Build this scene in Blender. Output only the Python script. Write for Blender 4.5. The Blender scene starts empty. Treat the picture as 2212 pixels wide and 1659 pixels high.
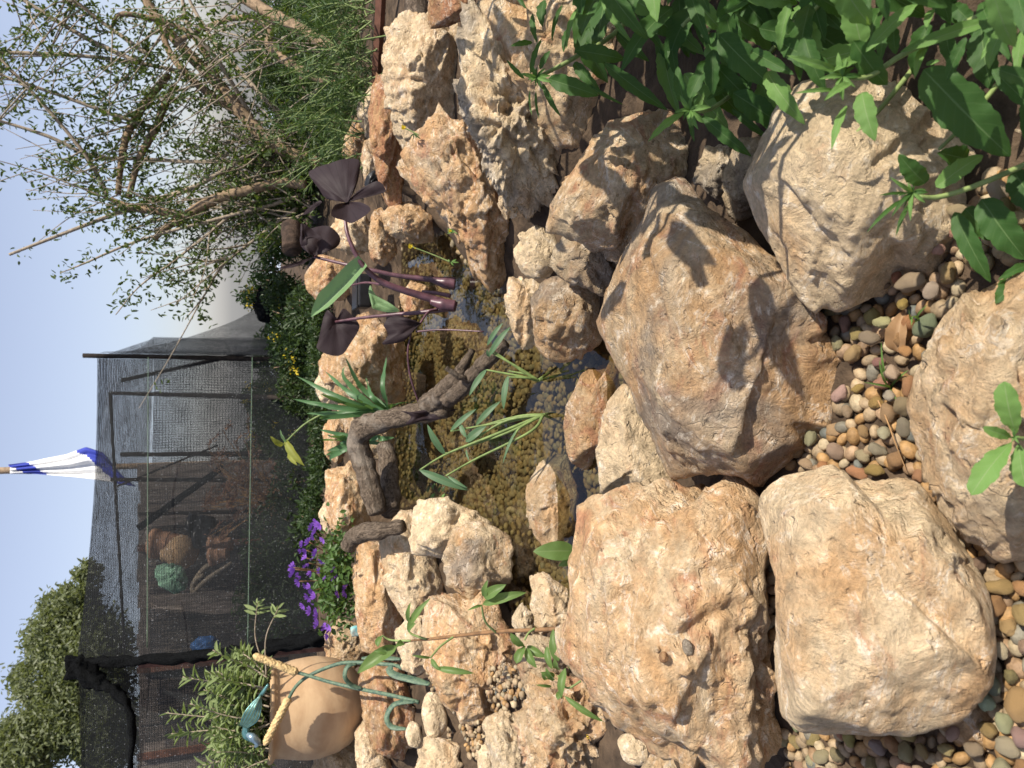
import bpy, bmesh, math, random
import numpy as np
from mathutils import Vector, Matrix

SC = bpy.context.scene
COL = SC.collection
random.seed(7)
RNG = np.random.default_rng(7)
R = math.radians

# ------------------------------------------------------------------ camera
PITCH = R(20.0)
CH = 0.75
HALF = 0.666                      # tan of half the long-side field of view
CAM = np.array([0.0, 0.0, CH])
FWD = np.array([0.0, math.cos(PITCH), -math.sin(PITCH)])
UPV = np.array([0.0, math.sin(PITCH), math.cos(PITCH)])
RGT = np.array([1.0, 0.0, 0.0])
cd = bpy.data.cameras.new('camera')
cam = bpy.data.objects.new('camera', cd)
COL.objects.link(cam)
SC.camera = cam
# the phone was held on its side: picture-right is world-down
cx, cy, cz = -UPV, RGT, -FWD
cam.matrix_world = Matrix(((cx[0], cy[0], cz[0], CAM[0]), (cx[1], cy[1], cz[1], CAM[1]),
                           (cx[2], cy[2], cz[2], CAM[2]), (0, 0, 0, 1)))
cd.sensor_fit = 'HORIZONTAL'
cd.sensor_width = 36
cd.lens = 18 / HALF
cd.clip_start = 0.02
cd.clip_end = 3000
cd.dof.use_dof = True
cd.dof.focus_distance = 1.45
cd.dof.aperture_fstop = 11

# ------------------------------------------------------------------ light
SUN_EL, SUN_AZ = R(51), R(121)    # azimuth from +Y clockwise: right of the view, a little behind
w = bpy.data.worlds.new('World')
SC.world = w
w.use_nodes = True
nt = w.node_tree
sky = nt.nodes.new('ShaderNodeTexSky')
sky.sky_type = 'NISHITA'
sky.sun_disc = False
sky.sun_elevation = SUN_EL
sky.sun_rotation = SUN_AZ
sky.air_density = 1.1
sky.dust_density = 1.0
sky.ozone_density = 2.5
bg = nt.nodes['Background']
bg.inputs['Strength'].default_value = 0.115
hs = nt.nodes.new('ShaderNodeHueSaturation')     # thin milky haze takes colour out of the sky
hs.inputs['Saturation'].default_value = 0.62
tint = nt.nodes.new('ShaderNodeMix')          # hazy, slightly lavender air
tint.data_type, tint.blend_type = 'RGBA', 'MULTIPLY'
tint.inputs[0].default_value = 1.0
tint.inputs[7].default_value = (1.02, 1.0, 1.10, 1)
nt.links.new(sky.outputs[0], hs.inputs['Color'])
nt.links.new(hs.outputs[0], tint.inputs[6])
nt.links.new(tint.outputs[2], bg.inputs[0])
sl = bpy.data.lights.new('sun', 'SUN')
sl.energy = 5.0
sl.angle = R(0.5)
sl.color = (1.0, 0.925, 0.80)
so = bpy.data.objects.new('sun', sl)
COL.objects.link(so)
sd = Vector((math.sin(SUN_AZ) * math.cos(SUN_EL), math.cos(SUN_AZ) * math.cos(SUN_EL), math.sin(SUN_EL)))
so.rotation_euler = sd.to_track_quat('Z', 'Y').to_euler()
so.location = (3, -2, 5)
SUND = np.array(sd)
SC.view_settings.view_transform = 'Standard'
SC.view_settings.look = 'None'
SC.view_settings.exposure = 0.43
SC.view_settings.gamma = 1
SC.cycles.transparent_max_bounces = 24
SC.cycles.max_bounces = 8

# ------------------------------------------------------------------ placing: measured picture points -> world
def ray(px, py):
    u = (px - 1106) / 1106 * HALF
    v = (829.5 - py) / 1106 * HALF
    return FWD + v * RGT - u * UPV
def P(px, py, d):
    return CAM + d * ray(px, py)
def G(px, py, z=0.0):
    r = ray(px, py)
    return CAM + r * ((z - CH) / r[2])
def gd(px, z=0.0):
    return (z - CH) / ray(px, 829.5)[2]
def pw(n, d):
    return n * HALF / 1106 * d
def nrm(a):
    a = np.asarray(a, float)
    return a / (np.linalg.norm(a) + 1e-12)

# ------------------------------------------------------------------ numpy noise
def _hash(ix, iy, iz, seed):
    h = (ix * 374761393 + iy * 668265263 + iz * 2147483647 + seed * 1274126177) & 0xFFFFFFFF
    h = ((h ^ (h >> 13)) * 1274126177) & 0xFFFFFFFF
    h = ((h ^ (h >> 16)) * 2246822519) & 0xFFFFFFFF
    return (h ^ (h >> 15)) & 0xFFFF
_th = np.linspace(0, 2 * np.pi * 37, 65536)
_zz = np.random.default_rng(3).uniform(-1, 1, 65536)
_rr = np.sqrt(1 - _zz ** 2)
GRAD = np.stack([_rr * np.cos(_th * 7.13), _rr * np.sin(_th * 7.13), _zz], 1)
def perlin(p, seed=0):
    i = np.floor(p).astype(np.int64)
    f = p - i
    s = f * f * f * (f * (f * 6 - 15) + 10)
    out = 0
    for dx in (0, 1):
        wx = s[:, 0] if dx else 1 - s[:, 0]
        for dy in (0, 1):
            wy = s[:, 1] if dy else 1 - s[:, 1]
            for dz in (0, 1):
                wz = s[:, 2] if dz else 1 - s[:, 2]
                g = GRAD[_hash(i[:, 0] + dx, i[:, 1] + dy, i[:, 2] + dz, seed)]
                out = out + wx * wy * wz * (g[:, 0] * (f[:, 0] - dx) + g[:, 1] * (f[:, 1] - dy) + g[:, 2] * (f[:, 2] - dz))
    return out * 1.5
def fbm(p, o=4, seed=0, gain=.5):
    a, t = 1.0, 0
    for k in range(o):
        t = t + a * perlin(p * 2.03 ** k, seed + k * 17)
        a *= gain
    return t
def ridged(p, o=3, seed=0):
    a, t = 1.0, 0
    for k in range(o):
        t = t + a * (1 - 2 * np.abs(perlin(p * 2.1 ** k, seed + k * 31)))
        a *= .5
    return t
def sstep(a, b, x):
    t = np.clip((x - a) / (b - a), 0, 1)
    return t * t * (3 - 2 * t)

# ------------------------------------------------------------------ object helpers
def tag(o, label=None, cat=None, group=None, kind=None):
    if label: o['label'] = label
    if cat: o['category'] = cat
    if group: o['group'] = group
    if kind: o['kind'] = kind
    return o
def empty(name, loc, label=None, cat=None, group=None):
    o = bpy.data.objects.new(name, None)
    o.empty_display_size = .05
    o.location = loc
    COL.objects.link(o)
    return tag(o, label, cat, group)
def link_mesh(name, me, mat=None, parent=None, origin=None):
    o = bpy.data.objects.new(name, me)
    COL.objects.link(o)
    for m in (mat if isinstance(mat, (list, tuple)) else [mat]):
        if m: me.materials.append(m)
    if parent is not None:
        o.parent = parent
        base = np.array(parent.location)
        if parent.parent is not None:
            base = base + np.array(parent.parent.location)
        o.location = tuple(np.array(origin if origin is not None else base) - base)
    elif origin is not None:
        o.location = tuple(origin)
    return o
def raw_mesh(name, v, faces, uv=None, smooth=True, col=None, mi=None):
    """v (N,3); faces: int array (M,k) or list of tuples"""
    me = bpy.data.meshes.new(name)
    v = np.asarray(v, np.float32)
    if isinstance(faces, np.ndarray):
        M, k = faces.shape
        me.vertices.add(len(v)); me.vertices.foreach_set('co', v.ravel())
        me.loops.add(M * k); me.loops.foreach_set('vertex_index', faces.astype(np.int32).ravel())
        me.polygons.add(M); me.polygons.foreach_set('loop_start', np.arange(0, M * k, k, dtype=np.int32))
        try: me.polygons.foreach_set('loop_total', np.full(M, k, np.int32))
        except Exception: pass
    else:
        me.from_pydata([tuple(map(float, q)) for q in v], [], [tuple(map(int, f)) for f in faces])
    if smooth: me.polygons.foreach_set('use_smooth', np.ones(len(me.polygons), bool))
    if mi is not None: me.polygons.foreach_set('material_index', np.asarray(mi, np.int32))
    me.update(calc_edges=True)
    if uv is not None:
        l = me.uv_layers.new(name='UVMap')
        idx = np.zeros(len(me.loops), np.int32); me.loops.foreach_get('vertex_index', idx)
        l.data.foreach_set('uv', np.asarray(uv, np.float32)[idx].ravel())
    if col is not None:
        a = me.color_attributes.new('Col', 'FLOAT_COLOR', 'POINT')
        c = np.ones((len(v), 4), np.float32); c[:, :3] = col
        a.data.foreach_set('color', c.ravel())
    return me
class MB:
    """collects shapes for ONE mesh"""
    def __init__(s): s.v, s.f, s.uv, s.n, s.mi = [], [], [], 0, []
    def add(s, v, f, uv=None, mi=0):
        v = np.asarray(v, float)
        s.v.append(v); s.uv.append(np.zeros((len(v), 2)) if uv is None else np.asarray(uv, float))
        s.f += [tuple(int(i) + s.n for i in q) for q in f]
        s.mi += [mi] * len(f)
        s.n += len(v)
    def box(s, c, size, rot=None, mi=0):
        q = np.array([[i, j, k] for i in (-.5, .5) for j in (-.5, .5) for k in (-.5, .5)]) * np.array(size)
        if rot is not None: q = q @ np.asarray(rot).T
        s.add(q + np.array(c), [(0, 1, 3, 2), (4, 6, 7, 5), (0, 4, 5, 1), (2, 3, 7, 6), (0, 2, 6, 4), (1, 5, 7, 3)], None, mi)
    def build(s, name, mat, parent=None, origin=None, smooth=True):
        if parent is not None and origin is None:
            origin = np.array(parent.location) + (np.array(parent.parent.location) if parent.parent else 0)
        if origin is None: origin = np.zeros(3)
        v = np.concatenate(s.v) - np.array(origin)
        me = raw_mesh(name, v, s.f, np.concatenate(s.uv), smooth, None, s.mi)
        return link_mesh(name, me, mat, parent, origin)

def curve(pts, n=24):
    """Catmull-Rom through pts (any width rows)"""
    p = np.asarray(pts, float)
    if len(p) == 2:
        return p[0] + (p[1] - p[0]) * np.linspace(0, 1, n)[:, None]
    q = np.vstack([2 * p[0] - p[1], p, 2 * p[-1] - p[-2]])
    out = []
    m = len(p) - 1
    for t in np.linspace(0, m - 1e-6, n):
        k = int(t); f = t - k
        a, b, c, d = q[k], q[k + 1], q[k + 2], q[k + 3]
        out.append(.5 * (2 * b + (c - a) * f + (2 * a - 5 * b + 4 * c - d) * f * f + (3 * b - a - 3 * c + d) * f ** 3))
    return np.array(out)
def tube(pts, rad, k=8, cap=True, rough=0, seed=0):
    p = np.asarray(pts, float); n = len(p)
    rad = np.full(n, rad) if np.isscalar(rad) else np.asarray(rad, float)
    T = np.gradient(p, axis=0); T /= np.linalg.norm(T, axis=1)[:, None] + 1e-12
    a = np.array([0, 0, 1.]) if abs(T[0][2]) < .9 else np.array([1., 0, 0])
    N = nrm(np.cross(T[0], a)); V = []; UV = []
    L = 0
    for i in range(n):
        N = nrm(N - T[i] * np.dot(N, T[i])); B = np.cross(T[i], N)
        if i: L += np.linalg.norm(p[i] - p[i - 1])
        for j in range(k):
            th = 2 * math.pi * j / k
            V.append(p[i] + rad[i] * (math.cos(th) * N + math.sin(th) * B)); UV.append((L, j / k))
    V = np.array(V)
    if rough:
        c = np.repeat(p, k, 0)
        V = c + (V - c) * (1 + rough * fbm(V / (np.mean(rad) * 1.3), 3, seed))[:, None]
    F = [(i * k + j, i * k + (j + 1) % k, (i + 1) * k + (j + 1) % k, (i + 1) * k + j) for i in range(n - 1) for j in range(k)]
    if cap:
        F += [tuple(range(k))[::-1], tuple(range((n - 1) * k, n * k))]
    return V, F, np.array(UV)
PROF = {
    'lance': lambda t: (np.clip(t, 0, 1) ** .7) * (1 - t) ** .85 * 2.05,
    'ovate': lambda t: (np.clip(t, 0, 1) ** .5) * (1 - t) ** .75 * 1.85,
    'obov': lambda t: (np.clip(t, 0, 1) ** .9) * (1 - t) ** .5 * 1.95,
    'strap': lambda t: np.minimum(1, (1 - t) * 3.2) ** .7 * (.75 + .25 * np.minimum(1, t * 6)),
}
def leaf(base, tip, width, up, prof='lance', fold=.25, arch=0., ns=10, nc=4, wav=0., curl=0., seed=0, tooth=0.):
    base, tip = np.asarray(base, float), np.asarray(tip, float)
    ax = tip - base; L = np.linalg.norm(ax); ax = ax / L
    s = nrm(np.cross(ax, up)); nn = np.cross(s, ax)
    t = np.linspace(0, 1, ns + 1)
    hw = .5 * width * np.maximum(PROF[prof](t), .015)
    if tooth: hw = hw * (1 + tooth * (np.sin(t * 61 + seed) * .6 + np.sin(t * 23 + seed * 2.1)))
    cs = np.linspace(-1, 1, nc + 1)
    V, UV = [], []
    ph = seed * 1.7
    for i in range(ns + 1):
        c = base + ax * L * t[i] + nn * (arch * L * math.sin(math.pi * t[i] * .9) - curl * L * t[i] ** 3)
        for x in cs:
            z = fold * abs(x) * hw[i] + tooth * .35 * width * math.sin(t[i] * 31 - abs(x) * 4 + ph) * abs(x) + wav * width * math.sin(t[i] * 17 + ph + x * 1.5) * abs(x) ** 1.5
            V.append(c + s * x * hw[i] + nn * z); UV.append((t[i], .5 + .5 * x))
    k = nc + 1
    F = [(i * k + j, i * k + j + 1, (i + 1) * k + j + 1, (i + 1) * k + j) for i in range(ns) for j in range(nc)]
    return V, F, UV
def leaf_cloud(C, D, Nn, L, W, fold=.2):
    """many small leaves, vectorised -> (verts, quads, uv)"""
    n = len(C)
    D = D / (np.linalg.norm(D, axis=1)[:, None] + 1e-9)
    S = np.cross(D, Nn); S /= np.linalg.norm(S, axis=1)[:, None] + 1e-9
    Nn = np.cross(S, D)
    L = np.broadcast_to(L, n)[:, None]; W = np.broadcast_to(W, n)[:, None]
    up = Nn * W * fold
    v = np.stack([C, C + D * L * .3 + S * W * .42 + up, C + D * L * .68 + S * W * .36 + up, C + D * L - up * .5,
                  C + D * L * .68 - S * W * .36 + up, C + D * L * .3 - S * W * .42 + up], 1).reshape(-1, 3)
    b = np.arange(n)[:, None] * 6
    f = np.concatenate([b + np.array([0, 1, 2, 3]), b + np.array([0, 3, 4, 5])])
    uv = np.tile(np.array([[0, .5], [.3, 1], [.7, 1], [1, .5], [.7, 0], [.3, 0]]), (n, 1))
    return v, f, uv
def rdir(n):
    d = RNG.normal(size=(n, 3))
    return d / np.linalg.norm(d, axis=1)[:, None]
def cloud_obj(name, mat, parts, parent=None, origin=None):
    off = 0; V, F, U = [], [], []
    for v, f, u in parts:
        V.append(v); F.append(f + off); U.append(u); off += len(v)
    if parent is not None and origin is None: origin = np.array(parent.location)
    if origin is None: origin = np.zeros(3)
    me = raw_mesh(name, np.concatenate(V) - origin, np.concatenate(F), np.concatenate(U), False)
    return link_mesh(name, me, mat, parent, origin)

# ------------------------------------------------------------------ materials
class NT:
    def __init__(s, name):
        s.m = bpy.data.materials.new(name); s.m.use_nodes = True
        s.t = s.m.node_tree; s.t.nodes.clear()
        s.out = s.t.nodes.new('ShaderNodeOutputMaterial')
    def n(s, typ, **kw):
        k = s.t.nodes.new('ShaderNode' + typ)
        for a, b in kw.items(): setattr(k, a, b)
        return k
    def set(s, sock, val):
        if hasattr(val, 'node'): s.t.links.new(val, sock)
        elif isinstance(val, tuple) and len(val) == 3 and sock.type == 'RGBA': sock.default_value = (*val, 1)
        else: sock.default_value = val
    def math(s, op, a, b=0., c=0., clamp=False):
        k = s.n('Math', operation=op, use_clamp=clamp)
        for i, x in enumerate((a, b, c)): s.set(k.inputs[i], x)
        return k.outputs[0]
    def mix(s, f, a, b, blend='MIX'):
        k = s.n('Mix', data_type='RGBA', blend_type=blend)
        s.set(k.inputs[0], f); s.set(k.inputs[6], a); s.set(k.inputs[7], b)
        return k.outputs[2]
    def noise(s, vec, scale, detail=4, rough=.55, dist=0.):
        k = s.n('TexNoise')
        if vec is not None: s.t.links.new(vec, k.inputs['Vector'])
        for a, b in (('Scale', scale), ('Detail', detail), ('Roughness', rough), ('Distortion', dist)): s.set(k.inputs[a], b)
        return k.outputs[0]
    def ramp(s, x, a, b):
        k = s.n('MapRange', clamp=True, interpolation_type='SMOOTHSTEP')
        for i, q in enumerate((x, a, b, 0., 1.)): s.set(k.inputs[i], q)
        return k.outputs[0]
    def coord(s, which='Object'):
        return s.n('TexCoord').outputs[which]
    def objoff(s):
        oi = s.n('ObjectInfo')
        k = s.n('VectorMath', operation='MULTIPLY_ADD')
        cb = s.n('CombineXYZ')
        for i in range(3): s.t.links.new(oi.outputs['Random'], cb.inputs[i])
        s.t.links.new(cb.outputs[0], k.inputs[0]); k.inputs[1].default_value = (37, 53, 71)
        s.t.links.new(s.coord(), k.inputs[2])
        return k.outputs[0], oi
    def bsdf(s, color, rough=.8, bump=None, bdist=.01, bstr=1., spec=.3, **kw):
        b = s.n('BsdfPrincipled')
        s.set(b.inputs['Base Color'], color); s.set(b.inputs['Roughness'], rough)
        s.set(b.inputs['Specular IOR Level'], spec)
        for k, v in kw.items(): s.set(b.inputs[k.replace('_', ' ')], v)
        if bump is not None:
            q = s.n('Bump'); s.set(q.inputs['Height'], bump)
            q.inputs['Distance'].default_value = bdist; q.inputs['Strength'].default_value = bstr
            s.t.links.new(q.outputs[0], b.inputs['Normal']); s.last_bump = q.outputs[0]
        return b.outputs[0]
    def done(s, sh):
        s.t.links.new(sh, s.out.inputs['Surface'])
        return s.m

def rock_material():
    k = NT('limestone')
    v, oi = k.objoff()
    sep = k.n('SeparateColor'); k.t.links.new(oi.outputs['Color'], sep.inputs[0])
    og, gr, li = sep.outputs[0], sep.outputs[1], sep.outputs[2]
    mpn = k.n('Mapping'); k.t.links.new(v, mpn.inputs[0]); mpn.inputs['Rotation'].default_value = (.5, .7, .3); mpn.inputs['Scale'].default_value = (1, 1, 2.6)
    vs = mpn.outputs[0]
    n1 = k.noise(vs, 6, 9, .68, .5)
    n2 = k.noise(vs, 13, 8, .68, .8)
    n3 = k.noise(v, 34, 9, .7, .4)
    n4 = k.noise(v, 150, 6, .75)
    n5 = k.noise(v, 4.5, 5, .6, .5)
    cream, orange, rust, grey, white = (.64, .495, .315), (.55, .335, .165), (.45, .20, .11), (.29, .25, .205), (.76, .67, .54)
    fo = k.ramp(k.math('ADD', n1, k.math('MULTIPLY', k.math('SUBTRACT', og, .47), .60)), .38, .70)
    c = k.mix(fo, cream, orange)
    fr = k.ramp(k.math('ADD', n2, k.math('MULTIPLY', k.math('SUBTRACT', og, .5), .30)), .53, .72)
    c = k.mix(k.math('MULTIPLY', fr, .75), c, rust)
    fg = k.ramp(k.math('ADD', n5, k.math('MULTIPLY', k.math('SUBTRACT', gr, .5), .7)), .50, .70)
    c = k.mix(k.math('MULTIPLY', fg, .8), c, grey)
    ridge = k.math('ABSOLUTE', k.math('SUBTRACT', k.noise(vs, 7, 7, .65, 1.2), .5))
    fv = k.math('MULTIPLY', k.ramp(ridge, .03, .0), k.ramp(n3, .42, .62))
    c = k.mix(k.math('MULTIPLY', fv, .75), c, white)
    fw = k.ramp(n3, .56, .72)
    c = k.mix(k.math('MULTIPLY', fw, .30), c, white)
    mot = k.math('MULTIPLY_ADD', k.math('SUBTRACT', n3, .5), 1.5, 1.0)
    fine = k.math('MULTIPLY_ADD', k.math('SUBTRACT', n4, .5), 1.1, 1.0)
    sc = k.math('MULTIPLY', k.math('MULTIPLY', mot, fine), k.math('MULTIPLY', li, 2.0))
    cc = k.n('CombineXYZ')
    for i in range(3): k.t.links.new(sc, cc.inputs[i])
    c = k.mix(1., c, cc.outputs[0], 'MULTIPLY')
    spk = k.ramp(k.noise(v, 95, 3, .5), .69, .74)
    spk = k.math('MULTIPLY', spk, k.ramp(n2, .45, .6))
    c = k.mix(k.math('MULTIPLY', spk, .7), c, (.07, .045, .03))
    h = k.math('MULTIPLY', k.noise(v, 26, 12, .68, .5), 1.0)
    vor = k.n('TexVoronoi', feature='DISTANCE_TO_EDGE')
    wv = k.n('VectorMath', operation='MULTIPLY_ADD')
    nz = k.n('TexNoise'); k.t.links.new(v, nz.inputs['Vector']); nz.inputs['Scale'].default_value = 14; nz.inputs['Detail'].default_value = 4
    k.t.links.new(nz.outputs['Color'], wv.inputs[0]); wv.inputs[1].default_value = (.14, .14, .14); k.t.links.new(v, wv.inputs[2])
    k.t.links.new(wv.outputs[0], vor.inputs['Vector']); vor.inputs['Scale'].default_value = 9
    crack = k.math('MAXIMUM', k.ramp(vor.outputs['Distance'], .0, .02), k.ramp(n5, .60, .52))
    h = k.math('ADD', h, k.math('MULTIPLY', crack, .10))
    pit = k.ramp(k.noise(v, 62, 3, .5), .70, .60)
    h = k.math('ADD', h, k.math('MULTIPLY', pit, .16))
    h = k.math('ADD', h, k.math('MULTIPLY', n4, .17))
    return k.done(k.bsdf(c, .9, h, .036, .95, .2))
M = {}
M['rock'] = rock_material()

def simple(name, col, rough=.8, nscale=20, var=.35, bump=.5, bdist=.004, col2=None, spec=.3, stretch=None, **kw):
    k = NT(name)
    v = k.coord()
    if stretch:
        mp = k.n('Mapping'); k.t.links.new(v, mp.inputs[0]); mp.inputs['Scale'].default_value = stretch; v = mp.outputs[0]
    n = k.noise(v, nscale, 8, .62, .3)
    c2 = col2 or tuple(x * (1 - var) for x in col)
    c1 = col if col2 else tuple(min(1, x * (1 + var)) for x in col)
    c = k.mix(k.ramp(n, .32, .68), c2, c1)
    return k.done(k.bsdf(c, rough, n if bump else None, bdist, bump or .1, spec, **kw))
def leaf_material(name, col, vein, back=.55, gloss=.45, trans=.35, spec=.4, var=.3, tcol=None, veins=9., nscale=8):
    k = NT(name)
    uvn = k.n('UVMap'); sp = k.n('SeparateXYZ'); k.t.links.new(uvn.outputs[0], sp.inputs[0])
    u, vv = sp.outputs[0], sp.outputs[1]
    av = k.math('MULTIPLY', k.math('ABSOLUTE', k.math('SUBTRACT', vv, .5)), 2)
    mid = k.ramp(av, .07, .015)
    ph = k.math('FRACT', k.math('MULTIPLY_ADD', av, -1.6, k.math('MULTIPLY', u, veins)))
    side = k.math('MULTIPLY', k.ramp(k.math('ABSOLUTE', k.math('SUBTRACT', ph, .5)), .12, .02), .16)
    vf = k.math('MAXIMUM', mid, side)
    v, oi = k.objoff()
    n = k.noise(v, nscale, 5, .6)
    geo = k.n('NewGeometry')
    rn = k.math('ADD', k.math('MULTIPLY', k.math('SUBTRACT', n, .5), 2 * var), k.math('MULTIPLY', k.math('SUBTRACT', geo.outputs['Random Per Island'], .5), var))
    sc = k.math('ADD', rn, 1.)
    cc = k.n('CombineXYZ')
    for i in range(3): k.t.links.new(sc, cc.inputs[i])
    c = k.mix(1., col, cc.outputs[0], 'MULTIPLY')
    c = k.mix(k.math('MULTIPLY', vf, .6), c, vein)
    h = k.math('ADD', k.math('MULTIPLY', vf, -.5), k.math('MULTIPLY', n, .9))
    b = k.bsdf(c, gloss, h, .0012, .5, spec)
    tr = k.n('BsdfTranslucent')
    k.set(tr.inputs[0], k.mix(k.math('MULTIPLY', vf, .5), tcol or tuple(min(1, x * 2.2) for x in col), vein))
    mx = k.n('MixShader'); mx.inputs[0].default_value = trans
    k.t.links.new(b, mx.inputs[1]); k.t.links.new(tr.outputs[0], mx.inputs[2])
    return k.done(mx.outputs[0])
M['fgleaf'] = leaf_material('broad green leaf', (.036, .092, .020), (.16, .25, .09), gloss=.58, spec=.25, trans=.26, tcol=(.20, .34, .03), var=.45)
M['fglight'] = leaf_material('young green leaf', (.14, .265, .07), (.30, .40, .18), gloss=.6, spec=.25, trans=.35, tcol=(.22, .36, .035))
M['fgstem'] = simple('green stem', (.20, .26, .09), .55, 40, .3, .2)
M['treeleaf'] = leaf_material('shrub leaf', (.068, .105, .026), (.12, .16, .06), trans=.35, tcol=(.13, .19, .02), var=.5)
M['feather'] = leaf_material('feathery leaf', (.048, .092, .022), (.08, .14, .04), trans=.3, tcol=(.10, .17, .03), var=.6)
M['fgyellow'] = leaf_material('yellowing leaf', (.22, .24, .04), (.3, .32, .1), gloss=.6, trans=.35, tcol=(.4, .4, .04), var=.5)
M['darkleaf'] = leaf_material('dark hedge leaf', (.035, .062, .018), (.06, .1, .03), trans=.3, tcol=(.08, .13, .02), var=.6)
M['oliveleaf'] = leaf_material('olive green tree leaf', (.130, .150, .070), (.16, .19, .1), trans=.35, tcol=(.22, .26, .07), var=.5)
M['sage'] = leaf_material('sage leaf', (.20, .25, .105), (.30, .35, .2), gloss=.7, trans=.3, tcol=(.24, .33, .08), spec=.2)
M['scaev'] = leaf_material('fan flower leaf', (.065, .125, .030), (.12, .2, .06), trans=.3, tcol=(.18, .28, .04), var=.4)
M['purple'] = leaf_material('purple petal', (.26, .10, .55), (.40, .25, .65), gloss=.6, trans=.4, tcol=(.4, .16, .75), var=.3)
M['yellow'] = leaf_material('yellow petal', (.65, .50, .03), (.7, .6, .1), gloss=.6, trans=.4, tcol=(.8, .65, .05))
M['taro'] = leaf_material('purple black taro leaf', (.030, .020, .023), (.008, .005, .006), gloss=.6, trans=.2, spec=.2, tcol=(.10, .045, .02), veins=6.)
M['rolled'] = leaf_material('rolled green leaf', (.20, .34, .15), (.3, .42, .22), gloss=.5, trans=.4, tcol=(.35, .5, .2))
M['rstem'] = simple('purple taro stem', (.10, .045, .055), .35, 30, .35, .2, spec=.5)
M['iris'] = leaf_material('strap leaf', (.075, .165, .065), (.11, .21, .09), gloss=.4, trans=.3, tcol=(.18, .33, .06), veins=0., var=.3)
M['thalia'] = leaf_material('pond plant leaf', (.085, .165, .080), (.28, .33, .16), gloss=.5, trans=.3, tcol=(.2, .32, .08), veins=0.)
M['tstem'] = simple('pond plant stem', (.16, .22, .07), .5, 40, .3, .2)
M['vine'] = leaf_material('vine leaf', (.12, .20, .055), (.28, .36, .14), trans=.35, tcol=(.28, .40, .06))
M['vstem'] = simple('reddish vine stem', (.20, .11, .05), .6, 40, .3, .2)
M['twig'] = simple('pale twig bark', (.30, .245, .18), .85, 60, .3, .4)
M['bark'] = simple('brown limb bark', (.225, .16, .10), .9, 35, .45, .9, .006)
def bark_material():
    k = NT('driftwood'); uvn = k.n('UVMap')
    mp = k.n('Mapping'); k.t.links.new(uvn.outputs[0], mp.inputs[0]); mp.inputs['Scale'].default_value = (16, 9, 1)
    a = k.noise(mp.outputs[0], 2.2, 8, .7, 1.2)
    mq = k.n('Mapping'); k.t.links.new(uvn.outputs[0], mq.inputs[0]); mq.inputs['Scale'].default_value = (60, 7, 1)
    b = k.noise(mq.outputs[0], 1.5, 4, .6, .6)
    g_ = k.noise(k.coord(), 9, 6, .65)
    c = k.mix(k.ramp(a, .34, .62), (.045, .033, .024), (.24, .185, .135))
    c = k.mix(k.math('MULTIPLY', k.ramp(b, .60, .40), .45), c, (.09, .066, .048))
    c = k.mix(k.math('MULTIPLY', k.ramp(g_, .52, .68), .55), c, (.36, .31, .25))
    return k.done(k.bsdf(c, .92, k.math('ADD', a, k.math('MULTIPLY', b, .5)), .014, 1., .15))
M['drift'] = bark_material()
M['soil'] = simple('brown soil', (.080, .054, .034), .95, 14, .45, 1., .02)
M['clay'] = simple('pale clay', (.52, .36, .21), .9, 9, .2, .5, .003, col2=(.40, .255, .14), stretch=(.8, .8, 1.5))
M['terracotta'] = simple('terracotta', (.46, .26, .16), .85, 18, .2, .3)
M['potsoil'] = simple('potting soil', (.03, .02, .014), .95, 60, .5, 1., .01)
M['patina'] = simple('green painted metal', (.13, .19, .115), .55, 90, .5, .6, .003, spec=.4, col2=(.05, .095, .07))
M['cob'] = simple('yellow painted metal', (.56, .40, .19), .65, 80, .25, .4, .002)
M['teal'] = simple('teal painted metal', (.11, .25, .25), .30, 50, .3, .3, .002, spec=.6, Metallic=.5)
M['silver'] = simple('silver blue paint', (.30, .42, .50), .28, 40, .3, .2, .002, spec=.6, Metallic=.6)
M['post'] = simple('dark post wood', (.020, .015, .012), .9, 25, .5, .8, .006)
M['plank'] = simple('grey weathered plank', (.25, .21, .18), .9, 8, .35, .8, .008, stretch=(6, 6, .6))
M['beam'] = simple('red brown beam', (.16, .075, .05), .9, 12, .4, .6)
M['stump'] = simple('charred log', (.05, .032, .022), .92, 18, .6, 1., .015)
M['black'] = simple('black plastic', (.012, .012, .013), .4, 20, .3, .2, spec=.5)
M['bundle'] = simple('black net bundle', (.007, .0075, .008), .95, 160, .8, 1., .012, spec=.05)
M['green_cloth'] = simple('green cloth', (.30, .52, .36), .85, 12, .2, .5, .01)
M['blue'] = simple('blue plastic', (.04, .13, .33), .5, 12, .3, .3)
M['turq'] = simple('flaking turquoise paint', (.12, .42, .46), .7, 45, .3, .4, .003, col2=(.45, .42, .34))
M['dry'] = leaf_material('dry leaf', (.36, .22, .11), (.5, .36, .22), trans=.2, gloss=.7)
M['dryplume'] = leaf_material('dry grass plume', (.27, .15, .10), (.3, .2, .14), trans=.25, var=.5)
M['straw'] = simple('dry straw', (.34, .2, .09), .8, 40, .3, .2)
M['pole'] = simple('pole wood', (.36, .26, .17), .8, 20, .3, .4)

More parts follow.
